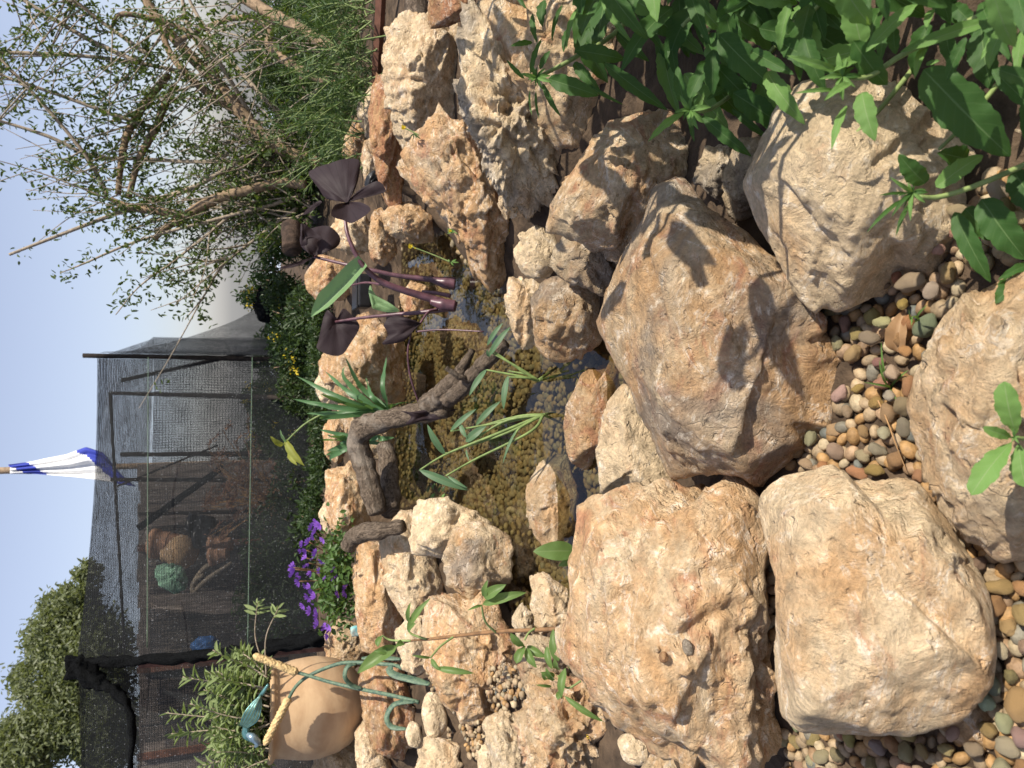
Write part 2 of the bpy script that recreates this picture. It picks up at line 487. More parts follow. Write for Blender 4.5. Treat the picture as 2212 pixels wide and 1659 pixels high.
def net_material(name, cell, cover, col):
    k = NT(name)
    uvn = k.n('UVMap'); sp = k.n('SeparateXYZ'); k.t.links.new(uvn.outputs[0], sp.inputs[0])
    wob = k.noise(k.coord(), 5, 3, .6)
    def lines(x, c, off):
        f = k.math('FRACT', k.math('ADD', k.math('DIVIDE', x, c), k.math('MULTIPLY', wob, k.math('MULTIPLY', off, .35))))
        return k.math('ABSOLUTE', k.math('SUBTRACT', f, .5))
    a, b = lines(sp.outputs[0], cell, 3.), lines(sp.outputs[1], cell * 1.25, 2.)
    n = k.noise(k.coord(), 3.2, 6, .65, .6)
    th = k.math('MULTIPLY_ADD', k.math('SUBTRACT', n, .5), .28, cover)
    t = k.math('MAXIMUM', k.math('LESS_THAN', a, th), k.math('LESS_THAN', b, k.math('MULTIPLY', th, .8)))
    tn = k.n('BsdfTransparent')
    painted_glint = k.ramp(k.noise(k.coord(), 120, 1, .5), .71, .75)  # thread glints painted as pale specks in the net colour
    d = k.bsdf(k.mix(painted_glint, col, (.42, .44, .46)), .6, None, spec=.3)
    mx = k.n('MixShader'); k.set(mx.inputs[0], t)
    k.t.links.new(tn.outputs[0], mx.inputs[1]); k.t.links.new(d, mx.inputs[2])
    return k.done(mx.outputs[0])
M['net'] = net_material('black shade net', .0095, .195, (.012, .014, .016))
M['netdense'] = net_material('dense black shade net', .0095, .21, (.010, .012, .013))

def water_material():
    k = NT('pond water')
    v = k.coord()
    mp = k.n('Mapping'); k.t.links.new(v, mp.inputs[0]); mp.inputs['Scale'].default_value = (1, .55, 1)
    n = k.noise(mp.outputs[0], 5.5, 3, .5, .3)
    n2 = k.noise(mp.outputs[0], 22, 2, .5)
    h = k.math('ADD', n, k.math('MULTIPLY', n2, .08))
    bp = k.n('Bump'); k.set(bp.inputs['Height'], h); bp.inputs['Distance'].default_value = .010; bp.inputs['Strength'].default_value = .45
    fr = k.n('Fresnel'); fr.inputs[0].default_value = 1.333; k.t.links.new(bp.outputs[0], fr.inputs['Normal'])
    gl = k.n('BsdfGlossy'); gl.inputs['Roughness'].default_value = .015; k.t.links.new(bp.outputs[0], gl.inputs['Normal'])
    tr = k.n('BsdfTransparent'); tr.inputs[0].default_value = (.62, .61, .48, 1)
    mx = k.n('MixShader'); k.t.links.new(fr.outputs[0], mx.inputs[0])
    k.t.links.new(tr.outputs[0], mx.inputs[1]); k.t.links.new(gl.outputs[0], mx.inputs[2])
    return k.done(mx.outputs[0])
M['water'] = water_material()
def pebble_material(name, attr):
    k = NT(name)
    v, oi = k.objoff()
    if attr:
        a = k.n('VertexColor'); a.layer_name = 'Col'; base = a.outputs[0]
    else: base = oi.outputs['Color']
    n = k.noise(v, 55, 6, .6, .6)
    n2 = k.noise(v, 300, 3, .6)
    sc = k.math('ADD', k.math('MULTIPLY', k.math('SUBTRACT', n, .5), 1.5), k.math('MULTIPLY_ADD', k.math('SUBTRACT', n2, .5), .8, 1.))
    cc = k.n('CombineXYZ')
    for i in range(3): k.t.links.new(sc, cc.inputs[i])
    c = k.mix(1., base, cc.outputs[0], 'MULTIPLY')
    return k.done(k.bsdf(c, .6, k.math('ADD', n, k.math('MULTIPLY', n2, .4)), .0028, .7, .3))
M['pebble'] = pebble_material('river pebble', False)
M['pebbles'] = pebble_material('river pebbles', True)

ICO = {}
def ico(k):
    if k not in ICO:
        b = bmesh.new(); bmesh.ops.create_icosphere(b, subdivisions=k, radius=1)
        b.verts.ensure_lookup_table()
        ICO[k] = (np.array([v.co for v in b.verts]), np.array([[v.index for v in f.verts] for f in b.faces]))
        b.free()
    return ICO[k]
# ------------------------------------------------------------------ rocks
MOUNDS = []
def rock(label, poly, d, ridges=None, thick=.85, tint=(.5, .4, .5), rough=1., sub=5, chips=20, pw_=80, seed=None, group='stones around the pond', tilt=0.25, pits=0., strata=0., facet=1., notch=6, grow=0, name='rock'):
    seed = seed if seed is not None else abs(int(poly[0][0] * 7 + poly[0][1] * 13)) % 9973
    rg = np.random.default_rng(seed)
    poly = np.array(poly, float)
    x, y = poly[:, 0], poly[:, 1]
    cr = x * np.roll(y, -1) - np.roll(x, -1) * y
    A = cr.sum() / 2
    c0 = np.array([((x + np.roll(x, -1)) * cr).sum(), ((y + np.roll(y, -1)) * cr).sum()]) / (6 * A)
    O = P(c0[0], c0[1], d)
    C = -nrm(ray(*c0)); a_ = nrm(np.cross(np.array([0, 0, 1.]), C)); b_ = np.cross(C, a_)
    def loc(px, py, h=0):
        r = ray(px, py)
        t = np.dot(O + C * h - CAM, C) / np.dot(r, C)
        q = CAM + r * t - O
        return np.array([q @ a_, q @ b_, q @ C])
    ring = np.array([loc(*q) for q in poly])
    Rr = math.sqrt(abs(A) / math.pi) * HALF / 1106 * d * 1.05
    for _ in range(4): ring = np.array([loc(q[0], q[1], -tilt * k_[1]) for q, k_ in zip(poly, ring)])
    pts = [tuple(q) for q in ring]
    ex = ring[:, 0].max() - ring[:, 0].min(); ey = ring[:, 1].max() - ring[:, 1].min()
    if ridges:
        for q in ridges: pts.append(tuple(loc(*q)))
    else:
        h = thick * Rr
        for sx in (-1, 1):
            pts.append((sx * ex * rg.uniform(.12, .26), ey * rg.uniform(-.05, .22), h * rg.uniform(.65, 1)))
        pts.append((rg.uniform(-.15, .15) * ex, -ey * rg.uniform(.15, .3), h * rg.uniform(.4, .75)))
    for k in range(5):
        th = k * 1.257 + rg.uniform(-.4, .4)
        pts.append((math.cos(th) * ex * .3, math.sin(th) * ey * .3, -Rr * rg.uniform(.7, .95)))
    b = bmesh.new()
    for q in pts: b.verts.new(q)
    bmesh.ops.convex_hull(b, input=b.verts)
    pl = []
    for f in b.faces:
        f.normal_update(); n = np.array(f.normal); dd = float(n @ np.array(f.verts[0].co))
        if dd < 0: n, dd = -n, -dd
        if dd > Rr * .12 and f.calc_area() > 1e-7: pl.append((n, dd))
    b.free()
    # radial outline
    na = 720
    th = np.linspace(-math.pi, math.pi, na, endpoint=False)
    ca, sa = np.cos(th), np.sin(th)
    rho = np.zeros(na)
    rp = ring[:, :2]
    for i in range(len(rp)):
        p, q = rp[i], rp[(i + 1) % len(rp)]
        e = q - p
        den = ca * e[1] - sa * e[0]
        with np.errstate(divide='ignore', invalid='ignore'):
            t = (p[0] * e[1] - p[1] * e[0]) / den
            s = (p[0] * sa - p[1] * ca) / den
        ok = (t > 0) & (s >= -1e-6) & (s <= 1 + 1e-6)
        rho = np.where(ok, np.maximum(rho, t), rho)
    rho = np.where(rho <= 0, Rr, rho)
    ker = np.ones(5) / 5
    rho = np.convolve(np.r_[rho[-2:], rho, rho[:2]], ker, 'valid')
    iv, if_ = ico(sub)
    D = iv * np.array([ex, ey, Rr * 1.8]); D /= np.linalg.norm(D, axis=1)[:, None]
    def rad(D, planes, pwr):
        g = np.zeros(len(D))
        for n, dd in planes:
            g += np.maximum(0, D @ n / dd) ** pwr
        tt = np.arctan2(D[:, 1], D[:, 0])
        ro = np.interp(tt, np.r_[th, math.pi], np.r_[rho, rho[0]])
        g += (np.hypot(D[:, 0], D[:, 1]) / ro * .985) ** pwr
        return np.maximum(g, 1e-9) ** (-1 / pwr)
    CN = rg.normal(size=(chips, 3)); CN[:, 2] = np.abs(CN[:, 2]) * .9 - .15
    CN /= np.linalg.norm(CN, axis=1)[:, None]
    if chips:
        rr0 = rad(D, pl, pw_)
        S = D * rr0[:, None]
        for n in CN:
            sup = (S @ n).max()
            pl.append((n, sup * (rg.uniform(.80, .97) if n[2] > .45 else rg.uniform(.955, .995))))
    r = rad(D, pl, pw_) * (grow or 1.05 if d < 2.7 else 1.16)
    for _ in range(notch):                       # broken-out ledges
        d0 = rg.normal(size=3); d0[2] = abs(d0[2]) * 1.2 + .35; d0 = nrm(d0)
        r0 = r[np.argmax(D @ d0)] * rg.uniform(.86, .96)
        t_ = nrm(np.cross(d0, rg.normal(size=3)))
        a1, a2 = rg.uniform(.15, .5), rg.uniform(.7, 1.25)
        n1_, n2_ = d0 * math.cos(a1) + t_ * math.sin(a1), d0 * math.cos(a2) - t_ * math.sin(a2)
        wob = 1 + .05 * fbm(D * 3.2 + _ * 7, 3, seed + _)
        with np.errstate(divide='ignore', invalid='ignore'):
            r1_ = np.where(D @ n1_ > 1e-3, (n1_ @ d0) * r0 / (D @ n1_), 1e9)
            r2_ = np.where(D @ n2_ > 1e-3, (n2_ @ d0) * r0 / (D @ n2_), 1e9)
        r = np.minimum(r, np.maximum(r1_, r2_) * wob)
    p = D * r[:, None]
    q = p / Rr; o3 = rg.uniform(0, 60, 3)
    dis = .024 * fbm(q * 1.5 + o3, 3, seed) + .012 * (ridged(q * 2.2 + o3, 3, seed + 5) - .4) + .014 * fbm(q * 7 + o3, 3, seed + 9)
    patch = sstep(-.15, .35, fbm(q * 1.9 + o3 + 9, 2, seed + 40))
    dis = dis * Rr + (.0020 * fbm(p / .012 + o3, 3, seed + 2) + .0045 * (ridged(p / .04 + o3, 2, seed + 12) - .3)) * (.35 + 1.1 * patch)
    # broken facets: irregular cells, each tilted its own way
    ns_ = int(90 if sub > 5 else 45)
    sp_ = p[rg.integers(0, len(p), ns_)]
    tl_ = rg.normal(size=(ns_, 3)); tl_ /= np.linalg.norm(tl_, axis=1)[:, None]
    wp_ = p + Rr * .10 * np.stack([fbm(q * 2.2 + o3 + 31 * k_, 3, seed + 60 + k_) for k_ in range(3)], 1)
    best = np.full(len(p), 1e9); cell = np.zeros(len(p), int)
    for k_ in range(ns_):
        dd_ = ((wp_ - sp_[k_]) ** 2).sum(1)
        up_ = dd_ < best
        best = np.where(up_, dd_, best); cell = np.where(up_, k_, cell)
    fac = ((p - sp_[cell]) * tl_[cell]).sum(1) * .24 + rg.normal(0, .014, ns_)[cell] * Rr
    dis = dis + facet * np.clip(fac, -.09 * Rr, .09 * Rr) * (.25 + .9 * patch)
    if pits:
        v = perlin(p / .03 + o3, seed + 21)
        dis = dis - pits * np.maximum(0, v - .12) * .05 + pits * .012 * ridged(p / .022 + o3, 3, seed + 3)
    if strata:
        ax = nrm(rg.normal(size=3) * np.array([.3, 1, .6]))
        s = (p @ ax) / (Rr * .22) + .6 * fbm(q * 1.4 + o3, 2, seed)
        fr = s - np.floor(s)
        dis = dis + strata * Rr * (.05 * sstep(0, .75, fr) - .05 * sstep(.8, 1, fr))
    p = p + D * (dis * rough)[:, None]
    Wp = p[:, :1] * a_ + p[:, 1:2] * b_ + p[:, 2:] * C
    o = link_mesh(name, raw_mesh(name, Wp, if_), M['rock'], None, O)
    zl, zh = Wp[:, 2].min() + O[2], Wp[:, 2].max() + O[2]
    MOUNDS.append((O[0] + .15 * Rr * C[0], O[1] + .25 * Rr, zl + .22 * (zh - zl), Rr))
    o.color = (*tint, 1)
    tag(o, label, 'rock', group)
    return o

# big foreground boulders
rock('large brown boulder with chipped lower edge and leaf shadows at the centre', [(1290, 690), (1302, 640), (1340, 590), (1372, 535), (1400, 485), (1418, 395), (1470, 380), (1530, 470), (1620, 520), (1680, 570), (1735, 670), (1800, 740), (1880, 770), (1862, 850), (1810, 905), (1770, 965), (1720, 1020), (1650, 1055), (1600, 1010), (1540, 1005), (1450, 1030), (1410, 930), (1370, 835), (1325, 765)],
     1.12, [(1420, 560, .05), (1470, 470, .06), (1500, 520, .085), (1700, 690, .11), (1600, 600, .10), (1450, 880, .09), (1560, 955, .11), (1640, 900, .115), (1790, 850, .06)], tint=(.60, .54, .47), sub=6, chips=10, rough=.8, pw_=90, tilt=.75, facet=.8, notch=5, grow=1.03)
rock('pale pink boulder half covered by leaf shadows of the broad leaved weeds', [(1608, 395), (1650, 310), (1690, 225), (1760, 180), (1850, 165), (1960, 200), (2060, 290), (2130, 360), (2130, 440), (2060, 525), (2020, 590), (1950, 640), (1880, 632), (1790, 680), (1730, 655), (1718, 600), (1680, 540), (1630, 465)],
     .91, [(1700, 360, .07), (1800, 300, .09), (1780, 520, .085), (1960, 380, .09), (1900, 520, .085), (1760, 610, .05)], tint=(.26, .40, .56), sub=6, chips=9, rough=.65, pw_=60, facet=.7, notch=4, grow=1.03)
rock('large orange and white streaked boulder with a broken ledge holding two tiny stones', [(1235, 1200), (1250, 1112), (1290, 1085), (1440, 1050), (1500, 1010), (1588, 982), (1640, 1055), (1656, 1078), (1650, 1130), (1642, 1250), (1655, 1400), (1672, 1480), (1692, 1600), (1700, 1720), (1600, 1700), (1480, 1640), (1370, 1580), (1330, 1562), (1262, 1450), (1208, 1400), (1215, 1350), (1240, 1290)],
     1.13, [(1330, 1180, .07), (1560, 1090, .10), (1610, 1200, .095), (1340, 1480, .10), (1400, 1500, .115), (1600, 1600, .10), (1500, 1330, .115), (1290, 1380, .07)], tint=(.58, .18, .58), sub=6, chips=9, rough=1.0, strata=.5, seed=77, tilt=.45, notch=8, grow=1.01)
rock('large flat topped cream block with pale veins, pebbles heaped below it', [(1640, 1080), (1692, 1030), (1780, 1005), (1900, 998), (1990, 1020), (2040, 1090), (2100, 1180), (2142, 1260), (2150, 1400), (2130, 1490), (2070, 1560), (1960, 1592), (1850, 1572), (1720, 1585), (1688, 1540), (1682, 1400), (1690, 1250), (1662, 1180)],
     .85, [(1720, 1120, .055), (1850, 1070, .08), (1970, 1090, .08), (2090, 1290, .085), (2100, 1420, .085), (2040, 1480, .085), (1890, 1540, .085), (1730, 1530, .07), (1730, 1350, .07)], tint=(.42, .24, .60), sub=6, chips=7, rough=.6, strata=.3, tilt=.3, facet=.7, notch=3, grow=1.01)
rock('cream boulder behind the green seedling at the picture edge', [(1985, 790), (2060, 690), (2130, 575), (2212, 535), (2300, 560), (2310, 1150), (2180, 1215), (2140, 1190), (2080, 1130), (2020, 1060), (1985, 970), (1968, 880)],
     .76, [(2060, 800, .05), (2130, 720, .07), (2100, 1000, .06), (2200, 1100, .06), (2240, 800, .08)], tint=(.50, .34, .54), sub=6, chips=12, rough=1.1)
rock('small pink brown rock wedged among pebbles below the pale cream block', [(2010, 1560), (2080, 1500), (2150, 1452), (2215, 1450), (2222, 1500), (2190, 1560), (2170, 1640), (2110, 1620), (2050, 1590)], .83, tint=(.68, .42, .46), thick=.6, tilt=.05)
rock('corner of a grey rock under the weeds beside the picture edge', [(2165, 280), (2200, 238), (2280, 250), (2290, 370), (2210, 380), (2175, 340)], .80, tint=(.4, .6, .42))
# in front of / in the water
rock('smooth pale slab leaning beside the large brown boulder', [(1285, 945), (1305, 880), (1350, 828), (1380, 850), (1420, 940), (1470, 1040), (1400, 1075), (1305, 1090), (1298, 1020)], 1.38, tint=(.35, .35, .55), thick=.55, rough=.6, chips=6)
rock('orange rock sunk under the pond water beside the smooth pale slab', [(1224, 870), (1268, 800), (1345, 755), (1380, 830), (1320, 900), (1310, 960), (1325, 1060), (1270, 1078), (1238, 1020), (1224, 950)], 1.72, tint=(.72, .45, .44), thick=.45, rough=.7)
rock('square tan block half sunk in the pond water', [(1140, 1015), (1178, 975), (1225, 985), (1243, 1060), (1236, 1170), (1182, 1192), (1150, 1150), (1136, 1080)], 1.97, tint=(.5, .5, .45), thick=.5, rough=.7)
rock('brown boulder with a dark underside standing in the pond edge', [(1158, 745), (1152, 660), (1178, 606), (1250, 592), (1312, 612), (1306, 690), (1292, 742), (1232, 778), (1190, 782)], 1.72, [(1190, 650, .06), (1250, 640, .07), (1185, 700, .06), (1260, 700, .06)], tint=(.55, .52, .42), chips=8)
rock('thin sunlit stone standing between the dark bottomed boulder and the orange slope', [(1090, 640), (1100, 600), (1135, 590), (1168, 610), (1166, 740), (1132, 760), (1108, 715)], 1.95, tint=(.4, .4, .54), thick=.6)
rock('rounded cream and grey stone wedged below the weathered grey rock', [(1104, 535), (1118, 490), (1160, 476), (1202, 500), (1216, 560), (1190, 602), (1150, 612), (1120, 592)], 1.80, tint=(.25, .52, .58), rough=.5, chips=4, pw_=10)
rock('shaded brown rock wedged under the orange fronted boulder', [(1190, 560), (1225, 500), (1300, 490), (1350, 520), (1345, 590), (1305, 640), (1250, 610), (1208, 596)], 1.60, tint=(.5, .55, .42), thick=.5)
rock('orange fronted boulder with a smooth grey back', [(1192, 490), (1200, 430), (1240, 370), (1320, 265), (1420, 240), (1510, 290), (1540, 360), (1480, 405), (1405, 485), (1392, 515), (1330, 566), (1255, 512)], 1.42, [(1250, 420, .06), (1330, 420, .09), (1320, 330, .06), (1450, 360, .06), (1310, 510, .06)], tint=(.56, .50, .50), sub=6, chips=10)
rock('long weathered grey rock full of ridges and hollows', [(1000, 60), (1030, 20), (1072, 30), (1092, 100), (1125, 180), (1185, 270), (1208, 330), (1205, 420), (1197, 452), (1150, 492), (1118, 470), (1088, 400), (1058, 300), (1025, 250), (1000, 180)], 1.72, tint=(.30, .62, .60), sub=6, rough=1.5, pits=1.0, chips=6, thick=.6)
rock('sandy coloured rock face behind the broad leaved weeds', [(1030, -10), (1150, -60), (1330, -60), (1430, 150), (1400, 240), (1330, 275), (1250, 370), (1205, 385), (1180, 290), (1125, 190), (1075, 70)], 1.62, [(1120, 120, .05), (1240, 260, .07), (1300, 100, .10), (1210, 60, .09)], tint=(.52, .40, .53), sub=6, rough=1.2, chips=12)
rock('orange earth coloured rock at the top corner beside the log end', [(925, 60), (930, -60), (1090, -60), (1050, 30), (1015, 50), (990, 40)], 2.2, tint=(.85, .35, .42))
# right bank
rock('big layered cream rock with slanting ribs below the feathery shrub', [(830, 110), (852, 50), (900, 36), (980, 32), (1012, 70), (1003, 150), (1012, 240), (990, 270), (940, 280), (905, 300), (880, 330), (858, 310), (836, 200)], 2.45, tint=(.40, .34, .55), sub=6, strata=.6, rough=1.2)
rock('pink topped rock with a jagged grey front running down into the pond', [(870, 370), (895, 300), (965, 240), (1000, 255), (1042, 330), (1082, 390), (1092, 430), (1085, 490), (1122, 560), (1122, 630), (1075, 640), (1040, 600), (1012, 560), (1004, 510), (950, 450), (905, 410)], 2.15, [(940, 330, .08), (1000, 300, .08), (960, 390, .11), (1040, 410, .12), (1000, 440, .10), (1060, 500, .10)], tint=(.62, .42, .54), sub=6, rough=1.4, chips=10, pits=.3)
rock('porous rust red rock above the jagged grey fronted stone', [(803, 250), (815, 175), (858, 170), (874, 240), (876, 310), (864, 400), (885, 445), (850, 442), (825, 400), (813, 330)], 2.9, tint=(.95, .25, .46), rough=1.2, pits=.4)
rock('small grey white stone on top of the bank by the feathery shrub', [(774, 232), (800, 194), (832, 190), (818, 270), (800, 302), (778, 270)], 3.3, tint=(.2, .6, .52), thick=.6)
rock('orange tan stone at the back of the bank behind the grey white stone', [(747, 302), (768, 262), (798, 278), (798, 340), (762, 348), (745, 332)], 3.6, tint=(.6, .4, .5))
rock('narrow tan stone below the grey white stone on the bank', [(788, 310), (815, 280), (827, 350), (832, 425), (800, 424), (784, 360)], 3.2, tint=(.5, .45, .48), thick=.6)
rock('rounded orange stone at the water under the rust red rock', [(832, 474), (850, 438), (902, 443), (928, 482), (932, 524), (872, 516), (840, 502)], 2.95, tint=(.62, .4, .5))
rock('ochre stone standing in the water behind the yellow flower stalk', [(798, 482), (820, 446), (842, 488), (856, 545), (832, 575), (803, 552)], 3.3, tint=(.58, .42, .5))
rock('cream stone under the folded purple leaf at the back', [(710, 495), (740, 466), (792, 470), (804, 512), (782, 548), (730, 535)], 3.75, tint=(.4, .35, .55))
rock('orange boulder behind the rolled green leaf', [(666, 592), (690, 556), (742, 566), (762, 600), (742, 642), (690, 648), (668, 622)], 4.2, tint=(.75, .4, .5))
rock('orange stone lying in the shallow water behind the purple stems', [(866, 642), (888, 612), (925, 622), (926, 664), (880, 682)], 3.2, tint=(.65, .4, .5))
rock('yellow brown boulder with a dark hollow underside below the strap leaves', [(703, 752), (740, 712), (792, 696), (845, 716), (868, 780), (856, 842), (800, 858), (770, 885), (738, 855), (718, 805)], 3.4, [(760, 740, .10), (790, 780, .16), (745, 800, .1), (800, 730, .14)], tint=(.62, .45, .48), rough=1.5, pits=.4)
rock('pale grey stone behind the strap leaved clump', [(682, 832), (700, 796), (732, 806), (738, 865), (700, 876)], 3.95, tint=(.25, .55, .55))
rock('brown stone at the water edge under the strap leaved clump', [(735, 885), (775, 870), (835, 880), (850, 930), (845, 990), (800, 985), (755, 940)], 3.5, tint=(.55, .5, .42))
rock('orange stone behind the elbow of the driftwood', [(705, 1022), (730, 996), (762, 1004), (784, 1060), (794, 1125), (752, 1185), (715, 1125)], 3.4, tint=(.62, .35, .54))
rock('pale pointed stone above the driftwood by the black net', [(690, 1110), (705, 1085), (728, 1095), (735, 1140), (705, 1150)], 3.7, tint=(.4, .3, .55))
rock('small orange stone behind the upper strap leaves', [(700, 935), (715, 905), (740, 910), (750, 960), (735, 1000), (708, 985)], 3.7, tint=(.65, .35, .52))
# left bank
rock('orange rock below the purple flowers with the driftwood resting on it', [(772, 1200), (800, 1176), (835, 1186), (856, 1250), (866, 1330), (832, 1405), (788, 1395), (772, 1300)], 2.9, tint=(.66, .3, .54))
rock('cream rock scooped out on its lower side beside the driftwood', [(820, 1212), (838, 1140), (866, 1098), (895, 1100), (900, 1190), (930, 1200), (948, 1230), (965, 1280), (935, 1332), (880, 1345), (838, 1290)], 2.6, tint=(.42, .35, .56), rough=1.4)
rock('flat cream block reaching into the pond under the driftwood end', [(886, 1132), (888, 1088), (960, 1080), (1022, 1105), (1070, 1142), (1010, 1166), (960, 1204), (928, 1198), (890, 1194)], 2.42, tint=(.32, .3, .6), chips=8)
rock('rough tan rock at the water edge in front of the flat cream block', [(960, 1200), (988, 1138), (1040, 1126), (1098, 1158), (1100, 1212), (1106, 1262), (1062, 1296), (1010, 1294), (970, 1264)], 2.25, tint=(.45, .5, .50), rough=1.2)
rock('long pink streaked slab under the climbing vine', [(925, 1300), (960, 1225), (1005, 1275), (1055, 1280), (1078, 1330), (1118, 1420), (1132, 1462), (1128, 1525), (1062, 1570), (1015, 1560), (960, 1505), (925, 1440), (915, 1370)], 2.15, tint=(.62, .24, .56), sub=6, rough=1.1, strata=.6, thick=.5)
rock('pale stone beside the foot of the green metal leaves', [(856, 1372), (878, 1338), (912, 1326), (944, 1370), (928, 1445), (900, 1460), (868, 1432)], 2.5, tint=(.35, .35, .57))
rock('rough orange brown block under the clay pot', [(786, 1482), (800, 1440), (862, 1446), (882, 1500), (900, 1582), (872, 1635), (818, 1615), (796, 1555)], 2.85, tint=(.82, .4, .44), rough=1.2, pits=.3)
rock('tan planter stone in front of the purple flowers by the net post', [(704, 1382), (730, 1346), (772, 1352), (796, 1400), (784, 1434), (718, 1444)], 3.3, tint=(.55, .42, .48))
rock('narrow stone between the clay pot and the picture edge', [(770, 1585), (800, 1540), (832, 1610), (846, 1670), (780, 1700)], 2.9, tint=(.42, .32, .55))
rock('shaded pinkish stone leaning under the left of the clay pot', [(680, 1625), (720, 1585), (772, 1600), (775, 1700), (690, 1720)], 3.1, tint=(.35, .45, .5))
rock('large smooth white egg shaped stone in front of the metal leaves', [(905, 1530), (918, 1490), (944, 1482), (966, 1520), (972, 1570), (946, 1607), (918, 1597)], 2.28, tint=(.18, .28, .62), rough=.35, chips=2, pw_=8, facet=.1, notch=0)
rock('small smooth white egg shaped stone next to the curled metal leaf', [(872, 1585), (885, 1552), (906, 1562), (918, 1600), (905, 1622), (880, 1614)], 2.4, tint=(.2, .3, .6), rough=.35, chips=2, pw_=8, facet=.1, notch=0)
rock('pale tan slab at the picture edge below the white egg stones', [(888, 1632), (930, 1590), (990, 1605), (1010, 1690), (900, 1700)], 2.2, tint=(.45, .3, .57), thick=.5)
rock('smooth white stone at the picture edge beside the fine gravel', [(1025, 1602), (1048, 1568), (1070, 1596), (1088, 1690), (1035, 1700)], 2.1, tint=(.15, .25, .64), rough=.4, chips=3, pw_=9, facet=.1, notch=0)
rock('split grey cream rock with sharp edges near the wasp stone', [(1045, 1562), (1100, 1532), (1135, 1595), (1170, 1690), (1080, 1720)], 1.92, tint=(.25, .5, .55), strata=1.2)
rock('rough pitted orange rock with a wasp on it', [(1132, 1505), (1195, 1475), (1280, 1492), (1330, 1540), (1332, 1600), (1300, 1665), (1180, 1690), (1138, 1600)], 1.68, [(1200, 1530, .07), (1280, 1540, .07), (1270, 1600, .07), (1190, 1620, .06)], tint=(.58, .44, .50), sub=6, rough=1.4, pits=.8)
rock('smooth white boulder tucked under the orange streaked boulder', [(1325, 1602), (1348, 1580), (1400, 1588), (1424, 1622), (1392, 1658), (1345, 1654)], 1.46, tint=(.12, .3, .62), rough=.4, chips=3, pw_=9, facet=.1, notch=0)
rock('tan broken rock at the picture edge below the smooth white boulder', [(1375, 1680), (1400, 1640), (1470, 1632), (1500, 1690), (1440, 1740)], 1.36, tint=(.5, .4, .5))
rock('pointed pale stone rising from the water by the vine foot', [(1152, 1245), (1168, 1234), (1210, 1262), (1250, 1320), (1250, 1375), (1170, 1372), (1146, 1320)], 1.88, tint=(.4, .42, .54))
rock('small lilac grey stone in the crack beside the vine foot', [(1106, 1332), (1122, 1306), (1150, 1325), (1156, 1375), (1120, 1386)], 1.95, tint=(.2, .65, .5))
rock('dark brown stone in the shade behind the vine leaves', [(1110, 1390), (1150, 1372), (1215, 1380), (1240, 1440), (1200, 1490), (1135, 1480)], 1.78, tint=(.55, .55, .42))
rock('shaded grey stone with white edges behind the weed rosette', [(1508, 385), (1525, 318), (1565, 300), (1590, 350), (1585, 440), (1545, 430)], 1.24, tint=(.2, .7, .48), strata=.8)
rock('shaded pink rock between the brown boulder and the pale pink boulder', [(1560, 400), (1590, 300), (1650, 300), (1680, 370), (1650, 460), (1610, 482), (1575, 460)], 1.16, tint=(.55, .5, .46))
rock('small pale stone peeping out below the long weathered grey rock', [(1078, 440), (1082, 400), (1110, 395), (1122, 450), (1110, 476), (1090, 470)], 1.86, tint=(.35, .4, .55))
# ------------------------------------------------------------------ ground and pond
POND_PX = [(862, 1110), (848, 1000), (843, 900), (848, 800), (858, 700), (868, 600), (868, 520), (960, 500), (1010, 570), (1060, 610),
           (1110, 640), (1170, 740), (1260, 740), (1340, 760), (1345, 900), (1330, 1100), (1260, 1130), (1255, 1240), (1240, 1330),
           (1130, 1370), (1085, 1290), (1070, 1180), (1000, 1140), (890, 1125)]
WZ = -0.02
POND = np.array([G(a, b, WZ)[:2] for a, b in POND_PX])
def poly_sd(pts, poly):
    """signed distance, negative inside"""
    pts = np.asarray(pts, float); n = len(poly)
    d = np.full(len(pts), 1e9); ins = np.zeros(len(pts), bool)
    for i in range(n):
        a, b = poly[i], poly[(i + 1) % n]
        e = b - a; q = pts - a
        t = np.clip((q @ e) / (e @ e), 0, 1)
        d = np.minimum(d, np.linalg.norm(q - t[:, None] * e, axis=1))
        c = ((a[1] > pts[:, 1]) != (b[1] > pts[:, 1]))
        with np.errstate(divide='ignore', invalid='ignore'):
            xx = (b[0] - a[0]) * (pts[:, 1] - a[1]) / (b[1] - a[1]) + a[0]
        ins ^= c & (pts[:, 0] < xx)
    return np.where(ins, -d, d)
def ground_z(xy):
    xy = np.asarray(xy, float)
    sd_ = poly_sd(xy, POND)
    bank = .10 * sstep(.08, .6, sd_) * sstep(1.2, 2.2, xy[:, 1] + .4 * np.abs(xy[:, 0]))
    z = bank + .012 * sstep(0, .1, sd_) - .012
    base = bank
    for mx, my, mz, mr in MOUNDS:
        if mz > .01:
            wgt = np.exp(-((np.hypot(xy[:, 0] - mx, xy[:, 1] - my) / (1.15 * mr)) ** 4)) * sstep(-.02, .12, sd_)
            z = np.maximum(z, base + wgt * (mz - base))
    z = np.where(sd_ < .05, z - .12 * sstep(.05, -.12, sd_), z)
    q = np.c_[xy, np.zeros(len(xy))]
    return z + .012 * fbm(q * 4, 3, 5)
def fall(y): return -2.6 * sstep(10, 40, y) - .045 * np.maximum(0, y - 40)
gx = np.concatenate([np.linspace(-3, 3, 200), [4, 6, 9, 14, 25, 60, 200, 900, 2500]])
gx = np.concatenate([-gx[200:][::-1], gx])
gy = np.concatenate([[-400, -60, -8, -2, -.5], np.linspace(-.2, 6.5, 240), [7.5, 9, 12, 17, 25, 45, 100, 300, 900, 2500]])
XX, YY = np.meshgrid(gx, gy)
xy = np.c_[XX.ravel(), YY.ravel()]
zz = ground_z(xy) + fall(xy[:, 1])
nx_, ny_ = len(gx), len(gy)
